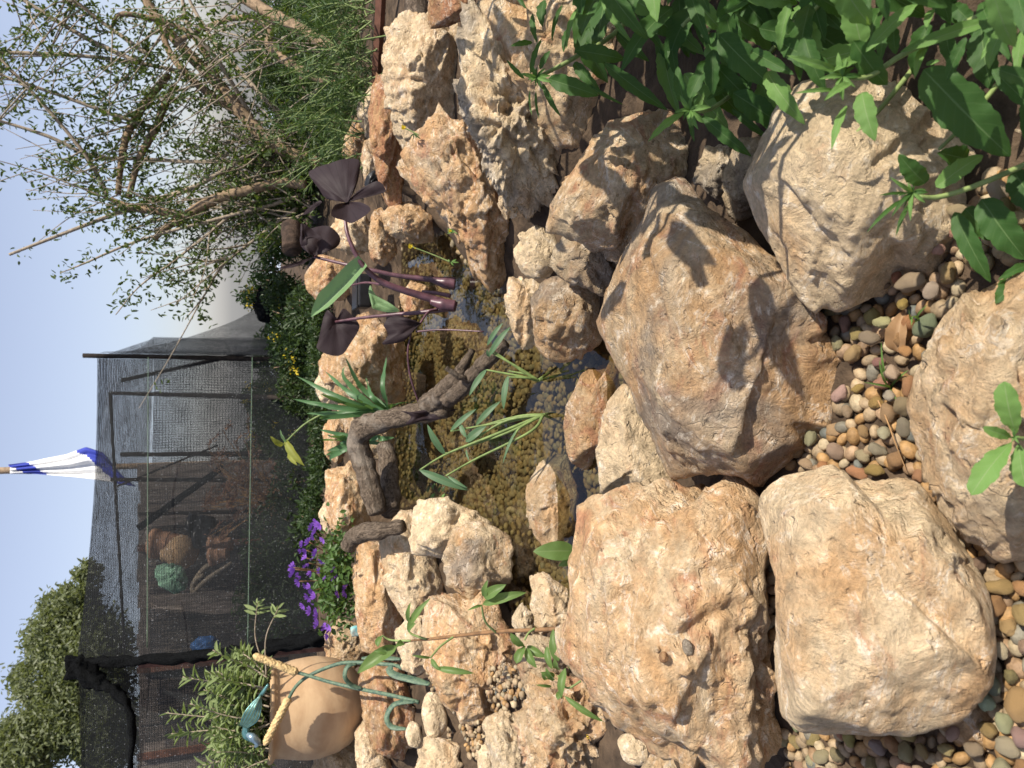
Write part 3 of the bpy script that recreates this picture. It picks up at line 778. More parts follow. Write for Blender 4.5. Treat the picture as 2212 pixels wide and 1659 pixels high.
I = np.arange(nx_ * ny_).reshape(ny_, nx_)
F = np.stack([I[:-1, :-1], I[:-1, 1:], I[1:, 1:], I[1:, :-1]], -1).reshape(-1, 4)
g = link_mesh('ground', raw_mesh('ground', np.c_[xy, zz], F), M['soil'])
tag(g, kind='structure')
# water: one level sheet reaching a little under the rim
ctr = POND.mean(0)
WP = ctr + (POND - ctr) * 1.03
ang = np.arange(len(WP))
wv = np.c_[WP, np.full(len(WP), WZ)]
me = bpy.data.meshes.new('pond_water'); me.from_pydata([tuple(q) for q in wv], [], [tuple(range(len(wv)))[::-1]]); me.update()
if me.polygons[0].normal.z < 0: me.flip_normals()
wo = link_mesh('pond_water', me, M['water']); tag(wo, kind='structure')

# ------------------------------------------------------------------ pebbles
PCOL = {'amber': (.36, .215, .09), 'tan': (.34, .25, .15), 'grey': (.20, .18, .135), 'pink': (.37, .25, .15), 'cream': (.42, .335, .21), 'slate': (.14, .145, .125), 'brown': (.27, .175, .10)}
PK = list(PCOL); PWT = np.array([.25, .33, .07, .05, .16, .02, .12]); PWT = PWT / PWT.sum()
def bed(name, pts, rmin, rmax, sub, sq=(.55, .8), colmul=1.):
    iv, if_ = ico(sub); n = len(pts)
    V, Cc = [], []
    r = RNG.uniform(rmin, rmax, n) * (1 + .35 * RNG.random(n) ** 3)
    for i in range(n):
        q = iv * np.array([1, RNG.uniform(.6, .9), RNG.uniform(*sq)]) * r[i]
        q = q * (1 + .12 * perlin(iv * 1.3 + RNG.uniform(0, 99, 3), 3))[:, None]
        a = RNG.uniform(0, 6.28); b = RNG.normal(0, .25); c, s = math.cos(a), math.sin(a)
        q = q @ np.array([[1, 0, math.sin(b)], [0, 1, 0], [-math.sin(b), 0, 1]]) @ np.array([[c, s, 0], [-s, c, 0], [0, 0, 1]])
        V.append(q + pts[i]); Cc.append(np.tile(np.array(PCOL[PK[RNG.choice(len(PK), p=PWT)]]) * RNG.uniform(.72, 1.08) * colmul, (len(iv), 1)))
    F = (if_[None] + (np.arange(n) * len(iv))[:, None, None]).reshape(-1, 3)
    return link_mesh(name, raw_mesh(name, np.concatenate(V), F, col=np.clip(np.concatenate(Cc), 0, 1)), M['pebbles'])
def scatter(poly, sp, n, extra=None):
    lo, hi = poly.min(0), poly.max(0)
    out = np.zeros((0, 2))
    for q in RNG.uniform(lo, hi, (n, 2)):
        if len(out) and np.min(np.sum((out - q) ** 2, 1)) < sp * sp: continue
        out = np.vstack([out, q])
    return out[poly_sd(out, poly) < 0]
pb = scatter(POND, .0142, 30000)
pz = ground_z(pb) + .004
PSAVE = dict(PCOL); PCOL.update({k_: tuple(.45 * np.array(c_) + .55 * np.array((.27, .225, .14))) for k_, c_ in PCOL.items()})
o = bed('pond_pebbles', np.c_[pb, pz], .0085, .0150, 2, (.45, .7), .95)
PCOL.update(PSAVE)
tag(o, 'tan and amber pebbles covering the bottom of the shallow pond', 'pebbles', None, 'stuff')
GAPS = {
 'beside the big brown boulder': [(1700, 1000), (1760, 930), (1810, 880), (1850, 800), (1790, 700), (1760, 640), (1890, 560), (2020, 520), (2110, 540), (2080, 640), (2010, 740), (2000, 900), (2010, 1010), (1900, 1020), (1780, 1030)],
 'in the crack beside the orange streaked boulder': [(1632, 1160), (1700, 1160), (1700, 1400), (1660, 1400), (1636, 1300)],
 'between the pale block and the seedling rock': [(1990, 1000), (2050, 1030), (2110, 1130), (2150, 1230), (2110, 1250), (2040, 1130), (1985, 1040)],
 'heaped below the pale block': [(1690, 1570), (1860, 1545), (2080, 1540), (2120, 1600), (2110, 1690), (1700, 1690)],
 'in the corner under the small pink rock': [(2130, 1180), (2240, 1150), (2240, 1480), (2240, 1700), (2090, 1700), (2140, 1500), (2110, 1400)],
 'at the foot of the broad leaved weeds': [(2010, 520), (2090, 440), (2140, 380), (2230, 380), (2230, 540), (2120, 600)],
}
pm = []
iv, if_ = ico(3)
for k in range(9):
    q = iv * np.array([1, random.uniform(.62, .92), random.uniform(.55, .8)])
    q = q * (1 + .27 * perlin(iv * 1.2 + k * 11.3, 3) + .06 * perlin(iv * 3 + k * 5.3, 4))[:, None]
    pm.append(raw_mesh('pebble', q, if_)); pm[-1].materials.append(M['pebble'])
LOOK = {'amber': 'smooth amber pebble', 'tan': 'smooth tan pebble', 'grey': 'dull grey pebble', 'pink': 'pinkish pebble', 'cream': 'pale cream pebble', 'slate': 'dark slate coloured pebble', 'brown': 'brown pebble'}
under = []
n_peb = 0
for where, pxs in GAPS.items():
    poly = np.array([G(a, b, 0)[:2] for a, b in pxs])
    under.append(scatter(poly, .0135, 2600))
    for q in scatter(poly, .0212, 700):
        if n_peb >= 298: break
        kind = PK[RNG.choice(len(PK), p=PWT)]
        o = bpy.data.objects.new('pebble', random.choice(pm)); COL.objects.link(o)
        r = random.uniform(.0080, .0132) * (1.4 if random.random() < .12 else 1)
        o.scale = (r, r, r)
        o.location = (q[0], q[1], .008 + random.uniform(0, .012))
        o.rotation_euler = (random.gauss(0, .45), random.gauss(0, .45), random.uniform(0, 6.28))
        o.color = (*[min(1, c * random.uniform(.7, 1.05)) for c in PCOL[kind]], 1)
        tag(o, f'{LOOK[kind]} {where}', 'pebble', f'{kind} pebbles {where}')
        n_peb += 1
u = np.concatenate(under)
o = bed('pebble_bed', np.c_[u, ground_z(u) + .003], .0075, .0115, 2)
tag(o, 'lower layer of river pebbles showing between the loose ones', 'pebbles', None, 'stuff')
# fine gravel pockets on the far left bank
gp = []
for pxs, z in (([(900, 1400), (935, 1410), (960, 1500), (1035, 1540), (1035, 1640), (975, 1640), (930, 1480)], .12),
               ([(1040, 1440), (1130, 1440), (1140, 1500), (1060, 1560)], .10)):
    poly = np.array([G(a, b, z)[:2] for a, b in pxs])
    s = scatter(poly, .0115, 2600)
    gp.append(np.c_[s, np.full(len(s), z - .01) + RNG.uniform(0, .012, len(s))])
gp = np.concatenate(gp)
tag(bed('fine_gravel', gp, .0055, .0095, 2), 'fine brown gravel in the pockets between the pale stones', 'gravel', None, 'stuff')

# far ground beyond the drop, distance haze painted into its pale colour
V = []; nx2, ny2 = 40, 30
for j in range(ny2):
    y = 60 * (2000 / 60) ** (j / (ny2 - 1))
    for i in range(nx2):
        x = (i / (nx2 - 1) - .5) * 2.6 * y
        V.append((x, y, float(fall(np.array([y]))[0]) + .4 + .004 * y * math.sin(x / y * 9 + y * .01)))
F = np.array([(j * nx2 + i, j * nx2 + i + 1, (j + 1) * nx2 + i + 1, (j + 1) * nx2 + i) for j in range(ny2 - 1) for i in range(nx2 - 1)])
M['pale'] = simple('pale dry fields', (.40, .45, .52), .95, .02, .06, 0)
tag(link_mesh('haze_ground', raw_mesh('haze_ground', np.array(V), F), M['pale']), kind='structure')
# ------------------------------------------------------------------ near objects
TOCAM = lambda px, py: -nrm(ray(px, py))
Z = np.array([0, 0, 1.])
def D(*pts):
    """measured points (px, py, depth) -> world"""
    return np.array([P(*q) for q in pts])
def c2(x, y): return (658.3 + x / 3, 553 + y / 3)
def c3(x, y): return (658.3 + x / 3, 1106 + y / 3)
def c4(x, y): return (603.5 + x * .2315, 329.2 + y * .2315)
def leafpx(px0, py0, px1, py1, wpx, d0, d1=None, prof='lance', fold=.3, arch=.08, ns=10, nc=4, wav=.02, curl=.1, tw=.45, seed=0, tooth=0.):
    d1 = d0 if d1 is None else d1
    b, t = P(px0, py0, d0), P(px1, py1, d1)
    up = nrm(TOCAM(px0, py0) + tw * Z + .25 * SUND)
    return leaf(b, t, pw(wpx, (d0 + d1) / 2), up, prof, fold, arch, ns, nc, wav, curl, seed, tooth)
def leaf_child(parent, mat, *a, name='leaf', **k):
    m = MB(); m.add(*leafpx(*a, **k))
    return m.build(name, M[mat] if isinstance(mat, str) else mat, parent)
def stem_child(parent, mat, pts, rpx, name='stem', n=20, k=8, rough=0, seed=0):
    q = curve(pts, n); w_ = D(*q)
    r = np.interp(np.linspace(0, 1, n), np.linspace(0, 1, len(rpx)), rpx) * q[:, 2] * HALF / 1106
    m = MB(); m.add(*tube(w_, r, k, True, rough, seed))
    return m.build(name, M[mat], parent)
def hit(px, py):
    dg = bpy.context.evaluated_depsgraph_get()
    ok, loc, n, *_ = SC.ray_cast(dg, Vector(CAM), Vector(nrm(ray(px, py))))
    return (np.array(loc), np.array(n)) if ok else (G(px, py), Z)
bpy.context.view_layer.update()

# ---- small things lying on the stones (placed on the surface they rest on)
for px, py, s, lab, tint in ((1480, 1400, .0105, 'tiny grey brown stone lying on the orange streaked boulder ledge', (.3, .8, .40)), (1434, 1419, .0085, 'tiny reddish stone lying on the orange streaked boulder ledge', (.9, .45, .40)),
                             (1421, 1402, .005, 'tiniest pink chip between the two small stones on the ledge', (.7, .3, .5))):
    p, n = hit(px, py)
    iv, if_ = ico(3)
    q = iv * np.array([1, .8, .65]); q = q * (1 + .25 * perlin(iv * 1.4 + px, 3))[:, None] * s
    o = link_mesh('small_stone', raw_mesh('small_stone', q, if_), M['rock'], None, p + n * s * .45)
    o.color = (*tint, 1); o.rotation_euler = (.3, .2, px)
    tag(o, lab, 'stone')
p, n = hit(1278, 1601)
wz = empty('wasp', p + n * .003, 'small yellow and black striped wasp sitting on the rough pitted rock', 'wasp')
ax = nrm(P(1287, 1612, 1.6) - P(1270, 1590, 1.6)); ax = nrm(ax - n * (ax @ n)); sx = np.cross(n, ax)
YEL = simple('wasp yellow', (.62, .42, .04), .4, 40, .1, 0); BLK = simple('wasp black', (.012, .010, .008), .35, 40, .1, 0)
m = MB()
ab = p + n * .0045 - ax * .007
t = np.linspace(0, 1, 13); rr = .0026 * np.sin(np.pi * (t * .86 + .12)) + .0003
V, F, U = tube(ab[None] - ax * t[:, None] * .010 - n * (t ** 2)[:, None] * .002, rr, 10)
m.add(V, F, U); m.mi = [(i // 10) % 4 // 2 if i < 120 else 1 for i in range(len(F))]
m.build('abdomen', [BLK, YEL], wz)
m = MB(); V, F, U = tube(np.array([p + n * .0045 - ax * .006 + ax * .008 * s for s in np.linspace(0, 1, 7)]), [.0006, .0019, .0024, .0025, .0022, .0015, .0008], 10); m.add(V, F, U); m.build('thorax', BLK, wz)
m = MB(); V, F, U = tube(np.array([p + n * .0042 + ax * (.002 + .0035 * s) for s in np.linspace(0, 1, 5)]), [.0007, .0016, .0019, .0015, .0005], 10); m.add(V, F, U)
for s in (-1, 1): m.add(*tube(curve([p + n * .0048 + ax * .005 + sx * s * .0008, p + n * .007 + ax * .008 + sx * s * .003, p + n * .006 + ax * .0115 + sx * s * .005], 8), .0002, 5))
m.build('head', BLK, wz)
for s in (-1, 1):
    m = MB(); m.add(*leaf(p + n * .006 - ax * .001 + sx * s * .0015, p + n * .0062 - ax * .013 + sx * s * .0055, .0036, n, 'obov', 0, 0)); m.build('wing', M['straw'], wz)
    for j, a in enumerate((.004, .0, -.004)):
        m = MB(); m.add(*tube(np.array([p + n * .004 + ax * (a - .001) * .6 + sx * s * .0015, p + n * .0058 + ax * a * 1.4 + sx * s * .0055, p + n * .0003 + ax * a * 2.2 + sx * s * .009]), [.0005, .0004, .0002], 5)); m.build('leg', BLK, wz)
# curled dry leaf, straw stick, grass blades on the pebbles
p, n = hit(1962, 720)
m = MB(); V, F, U = leaf(p + np.array([-.022, .008, .008]), p + np.array([.026, -.002, .012]), .030, nrm(np.array([.1, -.5, .9])), 'ovate', .9, .12, 14, 6, .05, .25)
m.add(V, F, U); tag(m.build('dry_leaf', M['dry'], None, p), 'curled dry brown leaf lying on the pebbles', 'leaf')
q = [hit(a, b)[0] + Z * .007 for a, b in ((1903, 858), (1925, 905), (1945, 960), (1968, 1016))]
m = MB(); m.add(*tube(curve(q, 14), np.linspace(.0012, .0005, 14), 6)); tag(m.build('straw_stick', M['straw'], None, q[0]), 'thin orange brown straw lying across the pebbles', 'straw')
for lab, base, tips in (('sprout of thin grass blades growing from the middle of the pebbles', (1925, 838), ((1898, 780), (1902, 742), (1870, 826), (1960, 800), (1940, 868))), ('tiny grass sprout growing beside the curled dry leaf', (1985, 690), ((1962, 672), (1968, 700), (2000, 660)))):
    b, _ = hit(*base); dd = (b - CAM) @ FWD
    gp_ = empty('grass_sprout', b, lab, 'grass')
    for i, (a, c) in enumerate(tips): leaf_child(gp_, 'fglight', base[0], base[1], a, c, 5, dd, dd - .035, prof='strap', fold=.4, arch=.15, name='blade')
m = MB(); b = P(1644, 1236, 1.13); m.box(b, (.009, .02, .012)); bm_o = m.build('plastic_scrap', M['blue'], None, b, False); bm_o.rotation_euler = (.3, .2, .4)
bv = bm_o.modifiers.new('bevel', 'BEVEL'); bv.width = .0012; bv.segments = 2
tag(bm_o, 'bright blue plastic scrap stuck between the two big front boulders', 'plastic')
b = P(771, 1362, 3.05); iv, if_ = ico(3)
q = iv * np.array([.025, .018, .032]); q = np.sign(q) * np.minimum(np.abs(q), np.array([.02, .012, .024])) * (1 + .2 * perlin(iv * 2 + 3))[:, None]
tag(link_mesh('painted_shard', raw_mesh('painted_shard', q, if_, smooth=False), M['turq'], None, b), 'flaking turquoise shard lying under the purple flowers', 'shard')

# ---- broad leaved weeds in the right foreground
def rosette(parent, px, py, d, n, lmin, lmax, wr, seed, axis=(0, 0), mats=('fglight', 'fgleaf')):
    r = random.Random(seed)
    for i in range(n):
        a = i * 2.399 + r.uniform(-.3, .3)
        ln = r.uniform(lmin, lmax)
        leaf_child(parent, mats[0] if r.random() < .6 else mats[-1], px, py, px + math.cos(a) * ln + axis[0], py + math.sin(a) * ln + axis[1], ln * wr, d, d - pw(ln, d) * r.uniform(-.1, .55), seed=i, arch=.12, fold=.45)
def weed(label, d, stem, rst, leaves, seed, srad=(6, 4)):
    base = D(*stem)[-1]
    t = empty('broad_leaved_weed', base, label, 'weed', 'broad leaved weeds growing over the boulders')
    stem_child(t, 'fgstem', stem, srad[::-1])
    for i, (a, b, c, e, wd, mat, dd, *pf) in enumerate(leaves):
        leaf_child(t, mat, a, b, c, e, wd, d + dd, d + dd - .012, prof=pf[0] if pf else 'lance', seed=seed + i, ns=26, nc=6, tooth=.07, fold=pf[1] if len(pf) > 1 else .28, wav=.03)
    if rst: rosette(t, *rst)
    return t
A = weed('leafy weed shoot hanging over the weathered grey rock with a rosette tip', 1.28,
     [(1165, 165, 1.27), (1195, 150, 1.28), (1235, 128, 1.28), (1330, 70, 1.3), (1420, -40, 1.32)], (1160, 168, 1.26, 11, 18, 40, .34, 3),
     [(1185, 170, 1292, 206, 46, 'fgleaf', -.03, 'ovate'), (1133, 170, 1094, 130, 14, 'fgleaf', 0), (1150, 92, 1104, 98, 18, 'fgleaf', 0), (1146, 160, 1168, 82, 18, 'fgleaf', 0), (1166, 150, 1188, 108, 20, 'fgleaf', -.01),
      (1172, 180, 1208, 250, 18, 'fgleaf', 0), (1145, 195, 1147, 247, 7, 'fglight', 0), (1158, 195, 1163, 256, 9, 'fgleaf', 0), (1250, 175, 1345, 226, 13, 'fgleaf', .01), (1240, 135, 1294, 195, 30, 'fgleaf', .01, 'ovate'),
      (1303, 135, 1440, 238, 42, 'fgleaf', -.02), (1175, 0, 1170, 55, 34, 'fgleaf', .0), (1215, 10, 1190, 85, 16, 'fgleaf', .01), (1245, 20, 1221, 102, 17, 'fglight', -.02), (1285, -10, 1240, 40, 30, 'fgleaf', .02, 'ovate'),
      (1241, 108, 1352, 128, 50, 'fgleaf', -.01), (1298, 0, 1366, 96, 20, 'fglight', -.05), (1312, 20, 1345, 45, 40, 'fglight', -.02, 'ovate'), (1380, 30, 1436, 112, 26, 'fgleaf', -.02), (1330, 70, 1400, 132, 34, 'fgleaf', .02),
      (1395, 10, 1472, 88, 56, 'fgleaf', -.03, 'ovate'), (1345, -15, 1436, 38, 52, 'fglight', -.05, 'ovate'), (1418, 85, 1446, 160, 26, 'fgleaf', .03), (1440, 60, 1520, 120, 40, 'fgleaf', .04, 'ovate'), (1480, 10, 1536, 60, 44, 'fgleaf', .02, 'ovate'),
      (1490, -10, 1534, 118, 30, 'fgleaf', -.04), (1150, 30, 1158, 90, 20, 'fgleaf', .02), (1230, 60, 1216, 110, 22, 'fgleaf', .05), (1270, 60, 1300, 110, 34, 'fgleaf', .05, 'ovate'), (1118, -10, 1136, 18, 14, 'fgleaf', .0)], 1)
B = weed('weed shoot with a dark rosette hanging beside the orange fronted boulder', 1.06,
     [(1495, 238, 1.05), (1530, 238, 1.06), (1585, 200, 1.07), (1640, 140, 1.08), (1700, 72, 1.1), (1790, -40, 1.12)], (1490, 238, 1.04, 12, 18, 48, .36, 8),
     [(1478, 243, 1400, 302, 26, 'fglight', -.01), (1478, 222, 1462, 143, 34, 'fgleaf', 0, 'ovate'), (1527, 215, 1602, 170, 22, 'fgleaf', 0), (1515, 250, 1622, 338, 40, 'fgleaf', -.02), (1584, 200, 1710, 282, 62, 'fgleaf', -.03, 'ovate'),
      (1580, 235, 1662, 302, 22, 'fgleaf', .01), (1630, 112, 1614, 190, 60, 'fgleaf', -.02, 'ovate'), (1494, 252, 1498, 304, 16, 'fgleaf', 0), (1700, 72, 1732, 30, 26, 'fgleaf', 0), (1745, 30, 1805, 125, 50, 'fgleaf', .02),
      (1560, 20, 1600, 110, 60, 'fgleaf', .05, 'ovate'), (1600, -10, 1660, 60, 60, 'fgleaf', .05, 'ovate'), (1640, 10, 1700, 120, 50, 'fgleaf', .06), (1690, 30, 1720, 110, 22, 'fglight', 0), (1730, 10, 1700, 60, 24, 'fglight', 0), (1700, 72, 1715, 120, 20, 'fgleaf', .0)], 40)
Cw = weed('bright young weed shoot leaning over the pale pink boulder', .74,
     [(1825, 168, .74), (1878, 164, .74), (1950, 118, .735), (2050, 68, .73), (2180, 0, .72), (2260, -50, .72)], (1820, 165, .735, 10, 20, 55, .33, 12),
     [(1815, 155, 1703, 120, 24, 'fglight', 0), (1805, 195, 1721, 199, 14, 'fglight', 0), (1838, 180, 1783, 212, 26, 'fglight', -.01), (1862, 200, 1888, 302, 56, 'fglight', -.01, 'ovate'), (1829, 228, 1795, 318, 26, 'fglight', 0),
      (1855, 128, 1802, 150, 30, 'fglight', 0), (1870, 112, 1985, 0, 46, 'fglight', -.02), (1862, 100, 1835, -30, 70, 'fglight', .0, 'ovate'), (1935, 118, 1930, 60, 34, 'fgleaf', -.01, 'obov'), (1945, 112, 2200, 28, 40, 'fglight', -.01),
      (1995, 150, 2182, 340, 118, 'fgleaf', -.03, 'ovate', .12), (2000, 95, 1975, 165, 26, 'fglight', 0), (2000, 140, 2030, 130, 14, 'fglight', 0), (2015, 20, 2000, 60, 26, 'fglight', 0), (2040, 50, 2060, 150, 46, 'fgleaf', .03), (2120, 60, 2138, 190, 76, 'fgleaf', .03, 'ovate'),
      (2200, 40, 2120, 120, 40, 'fglight', -.02), (2212, 60, 2195, 160, 34, 'fglight', -.02), (2195, 120, 2250, 240, 60, 'fgleaf', .0), (1920, 40, 1900, 130, 40, 'fgleaf', .05), (2060, 10, 2110, 60, 40, 'fgleaf', .04, 'ovate')], 70, (8, 5))
Dw = weed('weed shoot with spiky tip standing over the pale pink boulder and pebbles', .76,
     [(1985, 425, .755), (2030, 425, .755), (2110, 400, .75), (2230, 348, .745), (2320, 300, .74)], (1972, 415, .745, 12, 22, 60, .26, 21, (-14, 10)),
     [(1998, 396, 1942, 336, 54, 'fgleaf', -.01, 'ovate'), (2022, 405, 2125, 332, 50, 'fglight', 0, 'ovate'), (1955, 428, 1874, 496, 14, 'fgleaf', 0), (1965, 440, 1935, 505, 14, 'fgleaf', 0), (1960, 418, 1903, 420, 10, 'fgleaf', 0),
      (2062, 458, 2138, 610, 52, 'fgleaf', .01, 'ovate'), (2120, 430, 2215, 562, 84, 'fgleaf', .0, 'ovate'), (2085, 450, 2150, 520, 60, 'fgleaf', .02, 'ovate'), (2190, 370, 2260, 470, 80, 'fgleaf', .0, 'ovate'), (2090, 345, 2030, 330, 60, 'fgleaf', .03, 'ovate'),
      (2210, 600, 2152, 650, 60, 'fgleaf', .0, 'ovate'), (2230, 570, 2160, 600, 30, 'fgleaf', .0)], 110, (7, 5))
Ew = weed('green seedling with paired oval leaves at the picture edge below the pebbles', .66,
     [(2192, 945, .655), (2230, 950, .67), (2300, 960, .72)], (2192, 945, .65, 5, 10, 22, .45, 31),
     [(2195, 938, 2168, 828, 62, 'fglight', 0, 'obov'), (2185, 945, 2128, 926, 30, 'fglight', 0, 'obov'), (2186, 955, 2098, 1064, 62, 'fglight', 0, 'obov'), (2200, 958, 2215, 1052, 54, 'fglight', 0, 'obov')], 150)
weed('tiny green sprout in the corner beside the pale block', .80, [(2195, 1232, .80), (2230, 1240, .81)], (2195, 1232, .795, 4, 12, 26, .4, 33), [], 160, (3, 3))
# the bulk of the patch: more shoots of the same weed behind and above, extended unseen past the frame to add shade
for j, (lab, px0, px1, py0, py1, d0, d1, n) in enumerate((('dense mass of dark weed leaves at the top edge of the picture', 1180, 1760, -420, 85, 1.08, 1.40, 118), ('dark weed leaves crowding the top corner of the picture', 1740, 2400, -420, 330, .84, 1.06, 112))):
    t = empty('broad_leaved_weed', P((px0 + px1) / 2, (py0 + py1) / 2, d1 + .03), lab, 'weed', 'broad leaved weeds growing over the boulders')
    r = random.Random(50 + j)
    for i in range(n):
        a, b = r.uniform(px0, px1), r.uniform(py0, py1)
        if j == 1 and a < 2070: b = min(b, r.uniform(-200, 95))
        if j == 0 and a > 1420 and r.random() < .35: b = r.uniform(40, 170)
        d = gd(a, r.uniform(.06, .30) if b < -20 else r.uniform(.04, .2))
        th = r.gauss(.9, .8); ln = r.uniform(95, 170)
        leaf_child(t, r.choices(('fgleaf', 'fglight', 'fgyellow'), (.72, .25, .03))[0], a, b, a + ln * math.cos(th), b + ln * math.sin(th), ln * r.uniform(.3, .5), d, d - r.uniform(-.03, .05), prof=r.choice(('lance', 'ovate')), seed=i, wav=r.uniform(.01, .07), curl=r.uniform(-.1, .3), fold=r.uniform(.1, .6), ns=22, tooth=.08)
    m = MB(); tl = MB()
    for k in range(110):  # unseen tall leaves and stems added outside the frame to shade the boulders
        y_ = r.uniform(.95, 1.75) if j == 0 else r.uniform(.60, 1.0)
        z_ = r.uniform(.22, .72); dd = .94 * y_ + .34 * (CH - z_); x_ = .56 * dd + r.uniform(.03, .42)
        c = np.array([x_, y_, z_]); th = r.uniform(0, 6.28); ln = r.uniform(.07, .13)
        e = c + np.array([math.cos(th), math.sin(th), r.uniform(-.5, .4)]) * ln
        if (e[0] < .52 * (.94 * e[1] + .34 * (CH - e[2]))): e = c + np.array([abs(math.cos(th)), math.sin(th) * .5, .2]) * ln
        tl.add(*leaf(c, e, ln * r.uniform(.32, .5), nrm([.2, -.1, 1]), 'ovate', .25, .1, 8, 4, .02, .15, k))
        if k % 5 == 0: m.add(*tube(curve([np.array([x_ + .1, y_ + .05, 0]), np.array([x_ + .07, y_, z_ * .5]), c], 10), .004, 6))
    tl.build('unseen_shade_foliage', M['fgleaf'], t); m.build('unseen_shade_stems', M['fgstem'], t)
    for k in range(5):
        a, b = r.uniform(px0, px1), py1 - r.uniform(0, 60)
        stem_child(t, 'fgstem', [(a, b, gd(a, .12)), (a + 60, b - 60, gd(a + 60, .09)), (a + 150, b - 170, gd(a + 150, .02))], (4, 6))

# ---- vine over the left bank
vd = 1.52
v = empty('climbing_vine', P(1222, 1358, 1.52), 'thin reddish vine with lobed green leaves climbing over the pink streaked slab', 'vine')
stem_child(v, 'vstem', [(*c3(1720, 752), 1.5), (*c3(1500, 765), 1.55), (*c3(1250, 775), 1.62), (*c3(970, 805), 1.72), (*c3(800, 825), 1.78), (*c3(690, 835), 1.82), (*c3(600, 870), 1.85), (*c3(520, 940), 1.88)], (5, 4.5, 3.5, 2, 1.2), n=30)
for q in ([(1240, 782, 1.62), (1170, 710, 1.60), (1145, 605, 1.58)], [(790, 825, 1.78), (700, 795, 1.78), (672, 770, 1.78)], [(965, 808, 1.72), (880, 870, 1.70), (815, 945, 1.68)], [(1490, 755, 1.55), (1450, 785, 1.54), (1425, 830, 1.53)], [(690, 835, 1.82), (560, 830, 1.83), (500, 800, 1.83)]):
    stem_child(v, 'fgstem', [(*c3(a, b), e) for a, b, e in q], (2.6, 2))
for a, b, e, f, wd, d, *pf in ((1150, 600, 1432, 520, 30, 1.58), (1165, 560, 1300, 470, 34, 1.57), (1175, 560, 1180, 445, 22, 1.58), (1150, 605, 1058, 636, 9, 1.58), (665, 775, 805, 560, 22, 1.78), (680, 720, 680, 590, 16, 1.78), (670, 770, 715, 720, 18, 1.76),
                               (600, 870, 336, 1042, 36, 1.84, 'ovate'), (560, 900, 450, 900, 20, 1.84), (500, 800, 470, 870, 18, 1.83, 'obov'), (640, 850, 590, 870, 18, 1.82, 'ovate'), (815, 945, 697, 930, 9, 1.68), (820, 950, 880, 1030, 16, 1.68), (850, 1010, 1095, 1045, 20, 1.67),
                               (1425, 870, 1335, 790, 22, 1.53, 'obov'), (1430, 870, 1370, 980, 26, 1.53, 'obov'), (1435, 880, 1500, 1010, 26, 1.53), (1440, 870, 1560, 940, 26, 1.54), (1610, 755, 1640, 968, 28, 1.48, 'obov'), (1570, 870, 1600, 1020, 22, 1.5),
                               (1690, 950, 1760, 1050, 10, 1.47), (1650, 1020, 1620, 950, 22, 1.49), (1690, 1010, 1660, 1210, 26, 1.46), (1600, 1130, 1500, 1120, 9, 1.48), (1620, 1060, 1530, 1040, 18, 1.49), (1670, 1160, 1640, 1215, 18, 1.46, 'obov'), (1680, 1190, 1935, 1362, 19, 1.44), (1620, 1090, 1560, 1010, 18, 1.49), (1580, 1080, 1535, 1050, 14, 1.49)):
    x0, y0 = c3(a, b); x1, y1 = c3(e, f)
    leaf_child(v, 'vine', x0, y0, x1, y1, wd, d, d - .02, prof=pf[0] if pf else 'lance', fold=.5, arch=.12, wav=.05, seed=int(a))
stem_child(v, 'fgstem', [(*c3(1800, 1040), 1.45), (*c3(1720, 990), 1.46), (*c3(1660, 930), 1.47)], (2.5, 2))
stem_child(v, 'fgstem', [(*c3(1790, 1095), 1.45), (*c3(1700, 1140), 1.45), (*c3(1640, 1060), 1.47)], (2.5, 2))
t = empty('leafy_shoot', P(1236, 1192, 1.33), 'single pointed green leaf showing behind the orange streaked boulder by the water', 'plant')
leaf_child(t, 'vine', 1240, 1190, 1154, 1191, 52, 1.32, 1.30, prof='ovate', fold=.15, ns=14, nc=6); leaf_child(t, 'vine', 1240, 1210, 1206, 1222, 22, 1.32); stem_child(t, 'fgstem', [(1234, 1192, 1.32), (1260, 1200, 1.34), (1290, 1210, 1.36)], (2.5, 3))

# ---- pond plants
def pond_plant(label, base, d, stems, leaves, sub):
    t = empty('pond_plant', P(*base, d), label, 'water plant', 'spear leaved plants standing in the pond')
    for q in stems:
        stem_child(t, 'tstem', [(*base, d)] + [(*c2(a, b), e) for a, b, e in q], (3.6, 2.8, 1.8))
    for q in sub: stem_child(t, 'tstem', [(*base, d), (*q, d + .1)], (3.4, 2))
    for i, (a, b, e, f, wd, dd) in enumerate(leaves):
        x0, y0 = c2(a, b); x1, y1 = c2(e, f)
        leaf_child(t, 'thalia', x0, y0, x1, y1, wd, dd, dd - .02, prof='lance', fold=.25, arch=.06, seed=i, ns=12, nc=6)
pond_plant('spear leaved pond plant with long slanting stems at the middle of the water', (1174, 896), 1.96,
    [[(1200, 1170, 1.95), (915, 1285, 1.95), (748, 1385, 1.93)], [(1300, 1150, 1.95), (910, 1280, 1.97)], [(1460, 1140, 1.93), (1100, 1320, 1.92), (915, 1425, 1.9)], [(1300, 1070, 1.98), (1060, 1215, 2.0)], [(1300, 1080, 1.99), (1130, 1160, 2.0)], [(1260, 1080, 2.0), (945, 1135, 2.02)], [(1380, 1040, 2.0), (1110, 1110, 2.02)], [(1400, 1110, 1.94), (1350, 1180, 1.93)]],
    [(910, 1288, 790, 1098, 22, 1.95), (740, 1385, 1058, 1520, 25, 1.91), (925, 1425, 1052, 1505, 10, 1.9), (1042, 1205, 1170, 1100, 26, 2.0), (1108, 1098, 1262, 938, 19, 2.02), (943, 1135, 1106, 988, 17, 2.02), (1008, 1090, 1046, 1178, 16, 2.01), (1372, 1125, 1278, 1340, 9, 1.93), (1045, 1255, 1065, 1330, 6, 1.95)], [(1200, 890), (1215, 915)])
